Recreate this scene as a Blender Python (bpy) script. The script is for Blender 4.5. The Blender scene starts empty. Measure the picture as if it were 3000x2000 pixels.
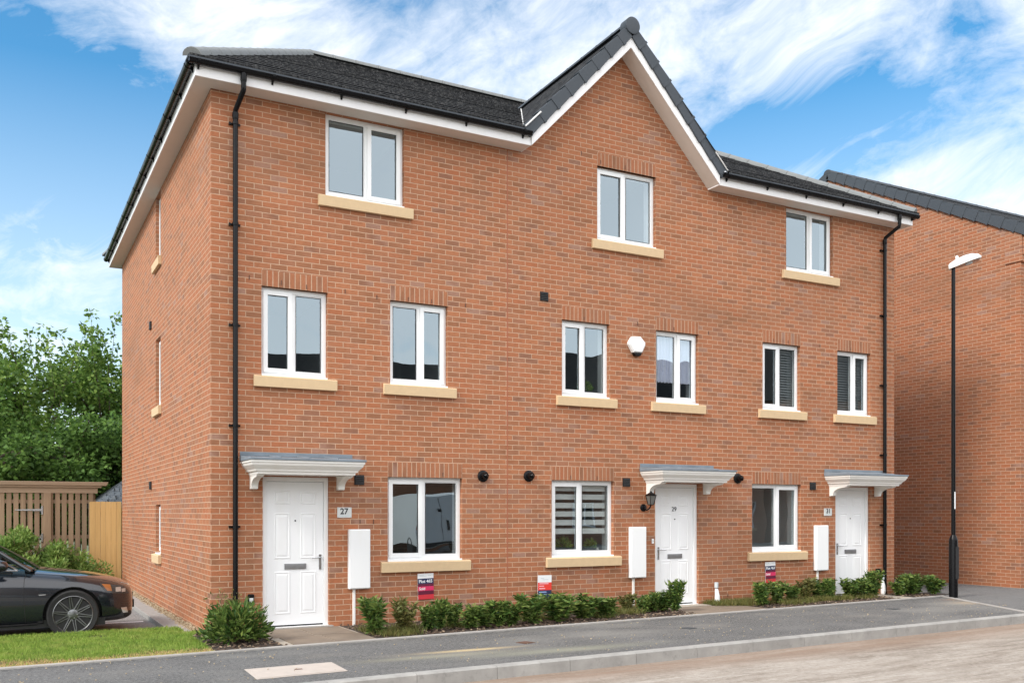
import bpy, bmesh, math, random
import numpy as np
from mathutils import Vector, Matrix, noise as mnoise
from mathutils.bvhtree import BVHTree
random.seed(7); R = math.radians
S = bpy.context.scene; C = S.collection
# ------------------------------------------------------------------ camera
cd = bpy.data.cameras.new('camera'); cam = bpy.data.objects.new('camera', cd); C.objects.link(cam); S.camera = cam
cam.location = (-2.4495, -12.876, 1.5844); cam.rotation_euler = (R(90), 0, R(-28.27))
cd.sensor_width = 36; cd.lens = 2187.1/2352*36; cd.shift_x = 0.001; cd.shift_y = 0.1672
cd.clip_start = .1; cd.clip_end = 3000
# ------------------------------------------------------------------ light
SUN_AZ, SUN_EL = R(258), R(40)      # azimuth measured from +Y towards +X
S.view_settings.view_transform = 'Standard'; S.view_settings.look = 'None'
S.view_settings.exposure = 1.07; S.view_settings.gamma = 1
W = bpy.data.worlds.new('World'); S.world = W; W.use_nodes = True
nt = W.node_tree; nt.nodes.clear()
class NG:
    """tiny node helper"""
    def __init__(s, t): s.t = t
    def n(s, typ, ins=None, **kw):
        x = s.t.nodes.new(typ)
        for k, v in kw.items(): setattr(x, k, v)
        for k, v in (ins or {}).items():
            if isinstance(v, bpy.types.NodeSocket): s.t.links.new(v, x.inputs[k])
            else: x.inputs[k].default_value = v
        return x
    def m(s, op, a, b=0, c=None, clamp=False):
        ins = {0: a, 1: b}
        if c is not None: ins[2] = c
        return s.n('ShaderNodeMath', ins, operation=op, use_clamp=clamp).outputs[0]
    def mix(s, f, a, b, typ='MIX'):
        x = s.n('ShaderNodeMix', data_type='RGBA', blend_type=typ)
        for k, v in ((0, f), (6, a), (7, b)):
            if isinstance(v, bpy.types.NodeSocket): s.t.links.new(v, x.inputs[k])
            else: x.inputs[k].default_value = v if not isinstance(v, tuple) else (tuple(v)+(1,))[:4]
        return x.outputs[2]
    def ramp(s, f, st, interp='LINEAR'):
        x = s.n('ShaderNodeValToRGB', {0: f}); r = x.color_ramp; r.interpolation = interp
        while len(r.elements) < len(st): r.elements.new(.5)
        for e, (p, c) in zip(r.elements, st):
            e.position = p; e.color = ((c, c, c, 1) if not isinstance(c, tuple) else (tuple(c)+(1,))[:4])
        return x.outputs[0]
    def noise(s, vec, scale, detail=3, rough=.5, dist=0, dim='3D'):
        x = s.n('ShaderNodeTexNoise', {'Vector': vec, 'Scale': scale, 'Detail': detail, 'Roughness': rough, 'Distortion': dist}, noise_dimensions=dim)
        return x.outputs[0]
    def vec(s, x, y, z=0): return s.n('ShaderNodeCombineXYZ', {0: x, 1: y, 2: z}).outputs[0]
    def sep(s, v):
        x = s.n('ShaderNodeSeparateXYZ', {0: v}); return x.outputs[0], x.outputs[1], x.outputs[2]
    def mapr(s, f, a, b, c=0, d=1):
        return s.n('ShaderNodeMapRange', {0: f, 1: a, 2: b, 3: c, 4: d}).outputs[0]
g = NG(nt)
sky = g.n('ShaderNodeTexSky', sky_type='NISHITA', sun_disc=False, sun_elevation=SUN_EL, sun_rotation=SUN_AZ, air_density=1.0, dust_density=.6, ozone_density=2.5)
hs = g.n('ShaderNodeHueSaturation', {'Saturation': 1.26, 'Value': 1.16, 'Color': g.mix(1.0, sky.outputs[0], (.93, 1.06, 1.0), 'MULTIPLY')})
tc = g.n('ShaderNodeTexCoord').outputs['Generated']
dx, dy, dz = g.sep(g.n('ShaderNodeVectorMath', {0: tc}, operation='NORMALIZE').outputs[0])
az = g.m('ARCTAN2', dx, dy); el = g.m('ARCSINE', dz)
ca, sa = math.cos(R(30)), math.sin(R(30))
wx = g.m('MULTIPLY', g.m('SUBTRACT', g.noise(g.vec(az, el, 3), 2.2, 3, .5), .5), .5)
A1 = g.m('ADD', az, wx); E1 = g.m('ADD', g.m('MULTIPLY', el, 1.25), wx)
qu = g.m('ADD', g.m('MULTIPLY', A1, ca), g.m('MULTIPLY', E1, sa)); qv = g.m('SUBTRACT', g.m('MULTIPLY', E1, ca), g.m('MULTIPLY', A1, sa))
wis = g.noise(g.vec(g.m('MULTIPLY', qu, 7), g.m('MULTIPLY', qv, 15), 2.0), 1.0, 9, .62, .55)
fin = g.noise(g.vec(g.m('MULTIPLY', qu, 24), g.m('MULTIPLY', qv, 42), 5.0), 1.0, 6, .68, .5)
big = g.noise(g.vec(A1, E1, 8), 3.3, 3, .5, .3)
cl = g.m('ADD', g.m('ADD', g.m('MULTIPLY', wis, 1.5), g.m('ADD', g.m('MULTIPLY', fin, .55), .12)), g.m('MULTIPLY', big, .75))
def gap(a, e, ra, re, k):      # clear patches of sky, fixed in the world
    q_ = g.m('ADD', g.m('POWER', g.m('DIVIDE', g.m('SUBTRACT', A1, R(a)), R(ra)), 2), g.m('POWER', g.m('DIVIDE', g.m('SUBTRACT', el, R(e)), R(re)), 2))
    return g.m('MULTIPLY', g.m('EXPONENT', g.m('MULTIPLY', q_, -1)), k)
for q_ in ((45.5, 21, 7, 3.0, .62), (1.5, 20.5, 7, 5.5, .75), (22, 29, 8, 2.6, .45), (53, 25.5, 4, 2.4, .3), (2, 31, 6, 3, .4)): cl = g.m('SUBTRACT', cl, gap(*q_))
for q_ in ((11, 26, 7, 4, .28), (34, 26, 9, 4.5, .20), (52, 16, 10, 4, .12)): cl = g.m('ADD', cl, gap(*q_))
cl = g.m('ADD', cl, g.mapr(dy, .25, -.35, 0, .50))      # extra cloud added to the south, out of view, whitening light on the front
cl = g.mapr(cl, 1.05, 1.85)
cl = g.m('MAXIMUM', cl, g.mapr(dz, .40, .02, 0, .8))
skc = g.mix(g.m('MULTIPLY', g.m('MINIMUM', cl, 1), .86), hs.outputs[0], (6.6, 6.75, 7.0))
skc = g.mix(1.0, skc, g.mix(g.mapr(dy, .3, -.5), (.90, .90, .90), (1.75, 1.66, 1.58)), 'MULTIPLY')      # unseen southern sky brightened to throw soft light on the front wall
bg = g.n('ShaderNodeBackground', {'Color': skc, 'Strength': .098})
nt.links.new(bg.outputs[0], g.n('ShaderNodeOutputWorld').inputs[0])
sl = bpy.data.lights.new('sun', 'SUN'); sun = bpy.data.objects.new('sun', sl); C.objects.link(sun)
sl.energy = 1.45; sl.angle = R(16); sl.color = (1, .95, .88)
sd = Vector((math.sin(SUN_AZ)*math.cos(SUN_EL), math.cos(SUN_AZ)*math.cos(SUN_EL), math.sin(SUN_EL)))
sun.rotation_euler = sd.to_track_quat('Z', 'Y').to_euler(); sun.location = (0, 0, 30)

# ------------------------------------------------------------------ materials
M = {}
def new_mat(name):
    m = bpy.data.materials.new(name); m.use_nodes = True; t = m.node_tree; t.nodes.clear()
    g = NG(t); b = g.n('ShaderNodeBsdfPrincipled'); o = g.n('ShaderNodeOutputMaterial'); t.links.new(b.outputs[0], o.inputs[0])
    M[name] = m; return m, g, b, o
def setb(g, b, **kw):
    for k, v in kw.items():
        k = k.replace('_', ' ')
        if isinstance(v, bpy.types.NodeSocket): g.t.links.new(v, b.inputs[k])
        else: b.inputs[k].default_value = (tuple(v)+(1,))[:4] if isinstance(v, tuple) else v
def bump(g, b, h, strength=.4, dist=.01):
    x = g.n('ShaderNodeBump', {'Height': h, 'Strength': strength, 'Distance': dist}); g.t.links.new(x.outputs[0], b.inputs['Normal'])
def uv(g): return g.n('ShaderNodeTexCoord').outputs['UV']
def ob(g): return g.n('ShaderNodeTexCoord').outputs['Object']
def geo(g): return g.n('ShaderNodeNewGeometry').outputs['Position']
def simple(name, col, rough=.5, var=.12, scale=6, metal=0, spec=.5, bmp=0, bscale=80, stretch=None):
    m, g, b, o = new_mat(name); p = geo(g)
    if stretch: x, y, z = g.sep(p); p = g.vec(g.m('MULTIPLY', x, stretch[0]), g.m('MULTIPLY', y, stretch[1]), g.m('MULTIPLY', z, stretch[2]))
    n1 = g.noise(p, scale, 4, .6)
    c = g.mix(n1, tuple(v*(1-var) for v in col), tuple(min(1, v*(1+var)) for v in col))
    if name.startswith('concrete'):
        kx = g.sep(geo(g))[0]; sw = g.n('ShaderNodeTexWhiteNoise', {1: g.m('FLOOR', g.m('DIVIDE', g.m('ADD', kx, 40), .915))}, noise_dimensions='1D').outputs[0]
        c = g.mix(g.m('MULTIPLY', sw, .4), c, tuple(v*.68 for v in col)); c = g.mix(g.mapr(g.noise(geo(g), 9, 5, .7), .55, .75, 0, .55), c, tuple(v*.45 for v in col))
    setb(g, b, Base_Color=c, Roughness=g.mapr(n1, .3, .7, max(.02, rough-.06), min(1, rough+.06)), Metallic=metal)
    b.inputs['Specular IOR Level'].default_value = spec
    if bmp: bump(g, b, g.noise(p, bscale, 4, .6), bmp, .004)
    return m
def brick_mat(name, soldier=False, tint=(1, 1, 1)):
    m, g, b, o = new_mat(name); u, v, _ = g.sep(uv(g))
    if soldier: u, v = v, u
    r_ = g.m('DIVIDE', v, .075); row = g.m('FLOOR', r_); fv = g.m('FRACT', r_)
    uu = g.m('ADD', g.m('DIVIDE', u, .225), 0 if soldier else g.m('MULTIPLY', g.m('ABSOLUTE', g.m('MODULO', row, 2)), .5))
    rn = g.n('ShaderNodeTexWhiteNoise', {1: row}, noise_dimensions='1D').outputs[0]
    if not soldier: uu = g.m('ADD', uu, g.m('MULTIPLY', g.m('SUBTRACT', rn, .5), .03))
    col = g.m('FLOOR', uu); fu = g.m('FRACT', uu)
    wob = g.m('MULTIPLY', g.m('SUBTRACT', g.noise(g.vec(u, v), 30, 2, .5, 0, '2D'), .5), .004)
    du = g.m('MULTIPLY', g.m('MINIMUM', fu, g.m('SUBTRACT', 1, fu)), .225)
    dv = g.m('MULTIPLY', g.m('MINIMUM', fv, g.m('SUBTRACT', 1, fv)), .075)
    d = g.m('ADD', g.m('MINIMUM', du, dv), wob)
    face = g.mapr(d, .0048 if soldier else .0038, .0085 if soldier else .0070)
    wn = g.n('ShaderNodeTexWhiteNoise', {0: g.vec(col, row, 3)}, noise_dimensions='3D')
    patch = g.noise(g.vec(u, v), .9, 3, .55, 0, '2D')
    sel = g.m('ADD', g.m('MULTIPLY', wn.outputs[0], .97), g.m('MULTIPLY', g.m('SUBTRACT', patch, .5), .62), None, True)
    T = lambda c: (c[0]*.78*tint[0], c[1]*.72*tint[1], c[2]*.67*tint[2])
    cr = g.ramp(sel, [(.0, T((.52, .205, .105))), (.10, T((.515, .215, .115))), (.28, T((.50, .215, .115))), (.42, T((.56, .245, .13))), (.56, T((.42, .19, .105))), (.66, T((.50, .235, .135))),
                      (.76, T((.36, .175, .10))), (.86, T((.46, .225, .14))), (.93, T((.325, .17, .115))), (.985, T((.44, .28, .22)))])
    # creases dragged along each brick + darker heart
    cx_ = g.vec(g.m('MULTIPLY', uu, 2.2), g.m('MULTIPLY', r_, 3.2), g.m('MULTIPLY', wn.outputs[0], 9))
    cn = g.noise(cx_, 1.9, 4, .65, .4)
    cr = g.mix(g.mapr(cn, .46, .72, 0, .62), cr, T((.29, .13, .066)))
    cr = g.mix(g.mapr(g.noise(g.vec(u, v, 1), 55, 3, .6), .6, .85, 0, .35), cr, T((.5, .27, .17)))
    cr = g.mix(g.mapr(patch, .5, .75, 0, .3), cr, (.40, .17, .10))
    mo = g.mix(g.noise(g.vec(u, v), 7, 3, .6, 0, '2D'), T((.60, .41, .29)), T((.70, .50, .37)))
    c = g.mix(face, mo, cr)
    # efflorescence / weather streaks, fixed shapes
    st = g.noise(g.vec(g.m('MULTIPLY', u, 1.0), g.m('MULTIPLY', v, .55), 4), 1.1, 5, .62)
    c = g.mix(g.mapr(st, .6, .82, 0, .2), c, (.50, .33, .25))
    lo = g.noise(g.vec(g.m('MULTIPLY', u, .35), v, 9), .9, 3, .5)
    c = g.mix(g.mapr(lo, .52, .7, 0, .3), c, (.20, .105, .06))
    setb(g, b, Base_Color=c, Roughness=.88); b.inputs['Specular IOR Level'].default_value = .22
    h = g.m('ADD', g.m('MULTIPLY', face, 1), g.m('MULTIPLY', cn, .35)); bump(g, b, h, .45, .004)
    return m
brick_mat('brick'); brick_mat('brick_soldier', True, (.95, .97, 1.0)); brick_mat('brick_far', False, (.93, .93, .95))
def tile_mat(name, base, w=.30, h=.265):
    m, g, b, o = new_mat(name); u, v, _ = g.sep(uv(g))
    r_ = g.m('DIVIDE', v, h); row = g.m('FLOOR', r_); fv = g.m('FRACT', r_)
    uu = g.m('ADD', g.m('DIVIDE', u, w), g.m('MULTIPLY', g.m('ABSOLUTE', g.m('MODULO', row, 2)), .5)); fu = g.m('FRACT', uu)
    wn = g.n('ShaderNodeTexWhiteNoise', {0: g.vec(g.m('FLOOR', uu), row, 1)}, noise_dimensions='3D').outputs[0]
    n1 = g.noise(g.vec(g.m('MULTIPLY', u, 20), g.m('MULTIPLY', v, 5)), 1.0, 5, .75)
    c = g.mix(wn, tuple(a*.72 for a in base), tuple(a*1.35 for a in base))
    c = g.mix(g.mapr(n1, .5, .64, 0, .8), c, (.10, .10, .097)); c = g.mix(g.mapr(n1, .5, .38, 0, .8), c, (.007, .009, .010))
    edge = g.m('MINIMUM', g.mapr(fv, .0, .07), g.mapr(g.m('MINIMUM', fu, g.m('SUBTRACT', 1, fu)), .0, .05))
    c = g.mix(edge, (.012, .012, .013), c)
    setb(g, b, Base_Color=c, Roughness=.92); b.inputs['Specular IOR Level'].default_value = .12
    bump(g, b, g.m('ADD', g.m('SUBTRACT', edge, g.m('MULTIPLY', fv, .7)), g.m('MULTIPLY', n1, .25)), .9, .02)
    return m
tile_mat('shed_roof', (.13, .15, .17), .4, .2); tile_mat('tile', (.020, .020, .021))
simple('tile_unit', (.05, .06, .072), .7, .2, 12, bmp=.15)
simple('ridge_tile', (.19, .20, .20), .75, .25, 9, bmp=.3)
simple('mortar_white', (.75, .74, .72), .8, .1)
def white_mat(name, col, rough=.35):
    m, g, b, o = new_mat(name); p = geo(g); x, y, z = g.sep(p)
    n1 = g.noise(g.vec(x, y, g.m('MULTIPLY', z, .25)), 5, 4, .6)
    c = g.mix(g.mapr(n1, .5, .8, 0, .35), col, tuple(a*b_ for a, b_ in zip(col, (.88, .86, .81))))
    setb(g, b, Base_Color=c, Roughness=rough); return m
white_mat('upvc', (.86, .87, .87)); white_mat('upvc_shade', (.74, .73, .71), .5); white_mat('door_white', (.86, .87, .88), .32)
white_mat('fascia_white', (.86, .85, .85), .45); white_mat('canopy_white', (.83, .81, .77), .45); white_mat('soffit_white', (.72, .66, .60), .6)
simple('sill_stone', (.64, .47, .28), .8, .1, 14, bmp=.15, bscale=120)
simple('lantern_smoke', (.14, .14, .13), .15, .1); simple('joint_red', (.36, .12, .065), .8, .1); simple('lead', (.19, .225, .26), .5, .35, 4, bmp=.1, spec=.4)
simple('black_plastic', (.005, .005, .006), .28, .2, spec=.2); simple('black_matte', (.016, .016, .017), .7, .2)
simple('gasket', (.02, .02, .022), .6, .1)
simple('chrome', (.55, .56, .57), .22, .08, 20, metal=1); simple('dark_metal', (.42, .43, .45), .35, .1, 20, metal=1)
simple('grey_plate', (.62, .64, .63), .5, .08, 30)
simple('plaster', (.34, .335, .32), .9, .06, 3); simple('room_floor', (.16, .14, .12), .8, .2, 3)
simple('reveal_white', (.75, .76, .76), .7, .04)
simple('ink', (.015, .015, .02), .6, .05); simple('sign_white', (.82, .83, .84), .5, .04); simple('sign_navy', (.018, .028, .085), .5, .1)
simple('sign_pink', (.68, .03, .12), .5, .06); simple('sign_plum', (.13, .008, .035), .5, .1); simple('sign_red', (.62, .035, .05), .5, .08); simple('sign_scarlet', (.80, .05, .035), .5, .06)
simple('sign_grey', (.55, .60, .62), .5, .05); simple('sign_rose', (.85, .45, .5), .5, .05); simple('sign_sky', (.35, .5, .8), .5, .05)
def glass_mat(name, tint=(.86, .9, .9), refl=1.0):
    m, g, b, o = new_mat(name); g.t.nodes.remove(b)
    fr = g.n('ShaderNodeFresnel', {'IOR': 2.1}).outputs[0]
    x, y, z = g.sep(geo(g))
    bn = g.n('ShaderNodeBump', {'Height': g.noise(geo(g), 1.6, 1, .4), 'Strength': .22, 'Distance': .012}).outputs[0]
    bf = g.n('ShaderNodeNewGeometry').outputs['Backfacing']
    k = g.m('MINIMUM', g.m('MULTIPLY', g.m('ADD', fr, .26), refl), 1); fac_ = g.m('ADD', g.m('MULTIPLY', bf, .10), g.m('MULTIPLY', g.m('SUBTRACT', 1, bf), k))
    gl = g.n('ShaderNodeBsdfGlossy', {'Color': (.52, .62, .68, 1), 'Roughness': .004, 'Normal': bn})
    tr = g.n('ShaderNodeBsdfTransparent', {'Color': (*tint, 1)})
    mx = g.n('ShaderNodeMixShader', {0: fac_, 1: tr.outputs[0], 2: gl.outputs[0]})
    g.t.links.new(mx.outputs[0], o.inputs[0]); return m
glass_mat('glass'); glass_mat('car_glass', (.30, .36, .34), .9)
def asphalt(name, c0, c1, dust=None, stones=True):
    m, g, b, o = new_mat(name); p = geo(g)
    vo = g.n('ShaderNodeTexVoronoi', {'Vector': p, 'Scale': 85}); vv = g.sep(vo.outputs['Color'])[0]
    n1 = g.noise(p, 1.2, 5, .6); n2 = g.noise(p, 60, 3, .7); n3 = g.noise(p, 220, 2, .6)
    c = g.mix(vv, c0, c1); c = g.mix(g.mapr(n2, .35, .65, 0, .6), c, tuple(a*.62 for a in c0))
    c = g.mix(g.mapr(n3, .55, .66, 0, .95), c, (.38, .375, .36))
    c = g.mix(g.mapr(n1, .35, .75, 0, .45), c, tuple(a*1.35 for a in c1))
    sp = g.noise(p, 26, 4, .8); c = g.mix(g.mapr(sp, .53, .68, 0, .75), c, tuple(min(1, a*1.75) for a in c1)); c = g.mix(g.mapr(sp, .47, .34, 0, .75), c, tuple(a*.5 for a in c0))
    if dust:
        x, y, z = g.sep(p)
        k = g.m('SUBTRACT', g.m('MULTIPLY', x, .055), y)     # distance outwards from the kerb line
        k2 = g.m('ADD', k, g.m('MULTIPLY', g.noise(p, .5, 3, .5), .5))
        nn = g.noise(g.vec(g.m('MULTIPLY', x, .4), y, z), 1.5, 5, .65)
        c = g.mix(g.mapr(nn, .55, .72, 0, .5), c, dust)
        if name == 'pavement_tarmac':      # spilt sand, lichen-pale patch and black grit swept against the edging
            for (sx, sy, rx, ry, col_, k_) in ((2.35, -2.95, .55, .07, (.62, .48, .26), .8), (1.9, -3.2, .9, .12, (.36, .34, .24), .5), (3.3, -3.45, 1.1, .16, (.34, .34, .25), .5), (12.6, -1.9, .4, .25, (.45, .36, .25), .6), (13.2, -1.35, .45, .16, (.30, .20, .13), .7)):
                q_ = g.m('ADD', g.m('POWER', g.m('DIVIDE', g.m('SUBTRACT', x, sx), rx), 2), g.m('POWER', g.m('DIVIDE', g.m('SUBTRACT', y, sy), ry), 2))
                q_ = g.m('EXPONENT', g.m('MULTIPLY', g.m('ADD', q_, g.m('MULTIPLY', g.m('SUBTRACT', sp, .5), 4)), -1)); c = g.mix(g.m('MULTIPLY', g.m('MINIMUM', q_, 1), k_), c, col_)
            e_ = g.m('SUBTRACT', g.m('SUBTRACT', g.m('MULTIPLY', x, .07), 1.75), y)
            eb = g.m('MULTIPLY', g.mapr(g.m('ADD', e_, g.m('MULTIPLY', g.noise(p, 2, 3, .6), .3)), .50, .15, 0, 1), g.mapr(g.noise(p, 14, 4, .75), .46, .58, 0, .8)); c = g.mix(eb, c, (.03, .03, .028))
            pl = g.noise(g.vec(g.m('MULTIPLY', x, .5), y, 7), 1.1, 3, .5); c = g.mix(g.mapr(pl, .5, .7, 0, .45), c, (.27, .262, .24))
    setb(g, b, Base_Color=c, Roughness=.93); b.inputs['Specular IOR Level'].default_value = .25
    bump(g, b, g.m('ADD', n2, g.m('MULTIPLY', vv, .6)), .5, .006); return m
asphalt('pavement_tarmac', (.07, .07, .069), (.15, .149, .146), (.24, .225, .20)); asphalt('drive_tarmac', (.10, .10, .098), (.17, .168, .165), (.26, .24, .22)); asphalt('parking_tarmac', (.19, .18, .172), (.26, .25, .24))
def road_mat():
    m, g, b, o = new_mat('road_dusty'); p = geo(g); x, y, z = g.sep(p)
    a = g.m('ADD', x, g.m('MULTIPLY', y, .055)); k = g.m('SUBTRACT', y, g.m('MULTIPLY', x, .055))
    k = g.m('ADD', k, g.m('MULTIPLY', g.noise(g.vec(g.m('MULTIPLY', a, .15), k, 0), 1, 2, .5), .5))
    st = g.noise(g.vec(g.m('MULTIPLY', a, .5), g.m('MULTIPLY', k, 2.2), 1), 1.4, 7, .68, .5)
    st2 = g.noise(g.vec(g.m('MULTIPLY', a, .9), g.m('MULTIPLY', k, 11), 4), 1.2, 5, .66)
    gr = g.noise(p, 130, 3, .75); md = g.noise(p, 22, 4, .7)
    c = g.mix(g.mapr(st, .33, .62), (.20, .16, .125), (.42, .375, .325))
    c = g.mix(g.mapr(st2, .42, .7, 0, .3), c, (.54, .505, .46))
    c = g.mix(g.mapr(md, .5, .75, 0, .45), c, (.24, .2, .165))
    c = g.mix(g.mapr(gr, .55, .75, 0, .4), c, (.56, .53, .49)); c = g.mix(g.mapr(gr, .42, .25, 0, .6), c, (.14, .12, .10))
    dk = g.noise(g.vec(g.m('MULTIPLY', a, 2.2), g.m('MULTIPLY', k, 22), 9), 1.0, 3, .6); c = g.mix(g.mapr(dk, .64, .70, 0, .7), c, (.13, .11, .09))
    sp = g.noise(p, 17, 5, .8); c = g.mix(g.mapr(sp, .55, .7, 0, .5), c, (.60, .57, .52)); c = g.mix(g.mapr(sp, .46, .34, 0, .5), c, (.15, .13, .11))
    # brown silt lying along the channel
    ch = g.mapr(k, -4.95, -4.35, 0, 1)
    c = g.mix(g.m('MULTIPLY', ch, g.mapr(st2, .3, .7, .35, .9)), c, (.25, .17, .12))
    setb(g, b, Base_Color=c, Roughness=.95); b.inputs['Specular IOR Level'].default_value = .2
    bump(g, b, g.m('ADD', g.m('MULTIPLY', gr, .5), g.m('ADD', md, st)), .6, .012); return m
road_mat()
simple('concrete', (.35, .34, .32), .9, .45, 4, bmp=.25, bscale=70); simple('concrete_light', (.37, .35, .325), .9, .2, 4, bmp=.25, bscale=60)
simple('slab', (.36, .315, .26), .9, .3, 5, bmp=.25, bscale=60); simple('slab_buff', (.20, .155, .115), .9, .45, 3, bmp=.25, bscale=60)
simple('cover_buff', (.48, .42, .37), .8, .22, 7, bmp=.15); simple('rust_iron', (.12, .06, .04), .8, .3, 20, bmp=.2); simple('cast_iron', (.06, .065, .07), .7, .3, 20)
simple('soil', (.045, .032, .024), 1, .5, 25, bmp=.8, bscale=60); simple('bark', (.085, .055, .038), .95, .6, 60); simple('bark_pale', (.30, .22, .15), .95, .4, 60)
simple('field', (.09, .11, .05), 1, .3, .6); simple('gravel', (.42, .34, .23), .95, .35, 40, bmp=.8, bscale=50)
def wood_mat(name, c0, c1, horiz=False):
    m, g, b, o = new_mat(name); x, y, z = g.sep(geo(g))
    q = g.vec(g.m('MULTIPLY', x, 1.2), y, g.m('MULTIPLY', z, 12)) if horiz else g.vec(g.m('MULTIPLY', x, 14), g.m('MULTIPLY', y, 14), g.m('MULTIPLY', z, .9))
    n1 = g.noise(q, 2, 5, .6, .6); bd = g.n('ShaderNodeTexWhiteNoise', {1: g.m('FLOOR', g.m('DIVIDE', x, .11))}, noise_dimensions='1D').outputs[0]
    c = g.mix(n1, c0, c1)
    if not horiz: c = g.mix(g.m('MULTIPLY', bd, .4), c, tuple(a*.6 for a in c0))
    setb(g, b, Base_Color=c, Roughness=.85); bump(g, b, n1, .3, .004); return m
wood_mat('wood_light', (.50, .31, .11), (.70, .47, .20)); wood_mat('wood_dark', (.23, .155, .095), (.43, .31, .20)); wood_mat('wood_cap', (.32, .23, .15), (.45, .34, .24), True)
def leaf_mat(name, cols, rough=.5, trans=.25, scale=1.1):
    m, g, b, o = new_mat(name)
    oi = g.n('ShaderNodeObjectInfo').outputs['Random']; p = geo(g)
    at = g.n('ShaderNodeAttribute', attribute_name='rnd').outputs['Fac']
    c = g.ramp(at, [(i/(len(cols)-1), c_) for i, c_ in enumerate(cols)])
    if name == 'grass': c = g.mix(g.mapr(g.noise(p, 2.6, 4, .6), .5, .68, 0, .75), c, (.42, .46, .13)); c = g.mix(g.mapr(g.noise(p, 6, 3, .6), .5, .35, 0, .6), c, (.10, .20, .03))
    c = g.mix(g.mapr(g.noise(p, scale, 3, .6), .4, .7, 0, .35), c, cols[-1])
    setb(g, b, Base_Color=c, Roughness=rough); b.inputs['Specular IOR Level'].default_value = .22
    tr = g.n('ShaderNodeBsdfTranslucent', {'Color': c})
    mx = g.n('ShaderNodeMixShader', {0: trans, 1: b.outputs[0], 2: tr.outputs[0]}); g.t.links.new(mx.outputs[0], o.inputs[0]); return m
leaf_mat('leaf_tree', [(.035, .085, .016), (.075, .155, .028), (.14, .25, .045), (.26, .37, .08)], .45, .35); leaf_mat('leaf_dark', [(.022, .055, .012), (.05, .11, .022), (.10, .20, .04), (.17, .29, .06)], .6, .35)
leaf_mat('leaf_shrub', [(.025, .065, .016), (.05, .11, .024), (.095, .17, .035), (.24, .30, .075)], .38, .22, 7); leaf_mat('leaf_bush', [(.07, .15, .03), (.14, .26, .05), (.24, .37, .09), (.32, .42, .13)], .45, .35)
leaf_mat('leaf_olive', [(.07, .10, .025), (.13, .15, .04), (.2, .19, .06), (.16, .13, .045)], .5, .2, 7)
leaf_mat('grass', [(.17, .30, .04), (.25, .38, .06), (.36, .45, .10)], .6, .35, 1.7); leaf_mat('grass_dry', [(.58, .38, .17), (.66, .48, .25), (.42, .40, .13)], .7, .3, 2)
simple('stem', (.10, .065, .04), .9, .3, 20); simple('trunk', (.085, .065, .045), .95, .3, 5)
simple('fabric_lace', (.78, .79, .92), .9, .1, 30); simple('fabric_red', (.20, .02, .03), .9, .2, 30); simple('fabric_dark', (.07, .07, .075), .9, .2); simple('teal', (.05, .45, .42), .5, .1)
simple('blind_white', (.70, .72, .71), .8, .04); simple('pot_white', (.7, .68, .62), .5, .1); simple('pink', (.5, .12, .13), .8, .2); simple('wood_in', (.25, .15, .07), .5, .2)

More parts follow.
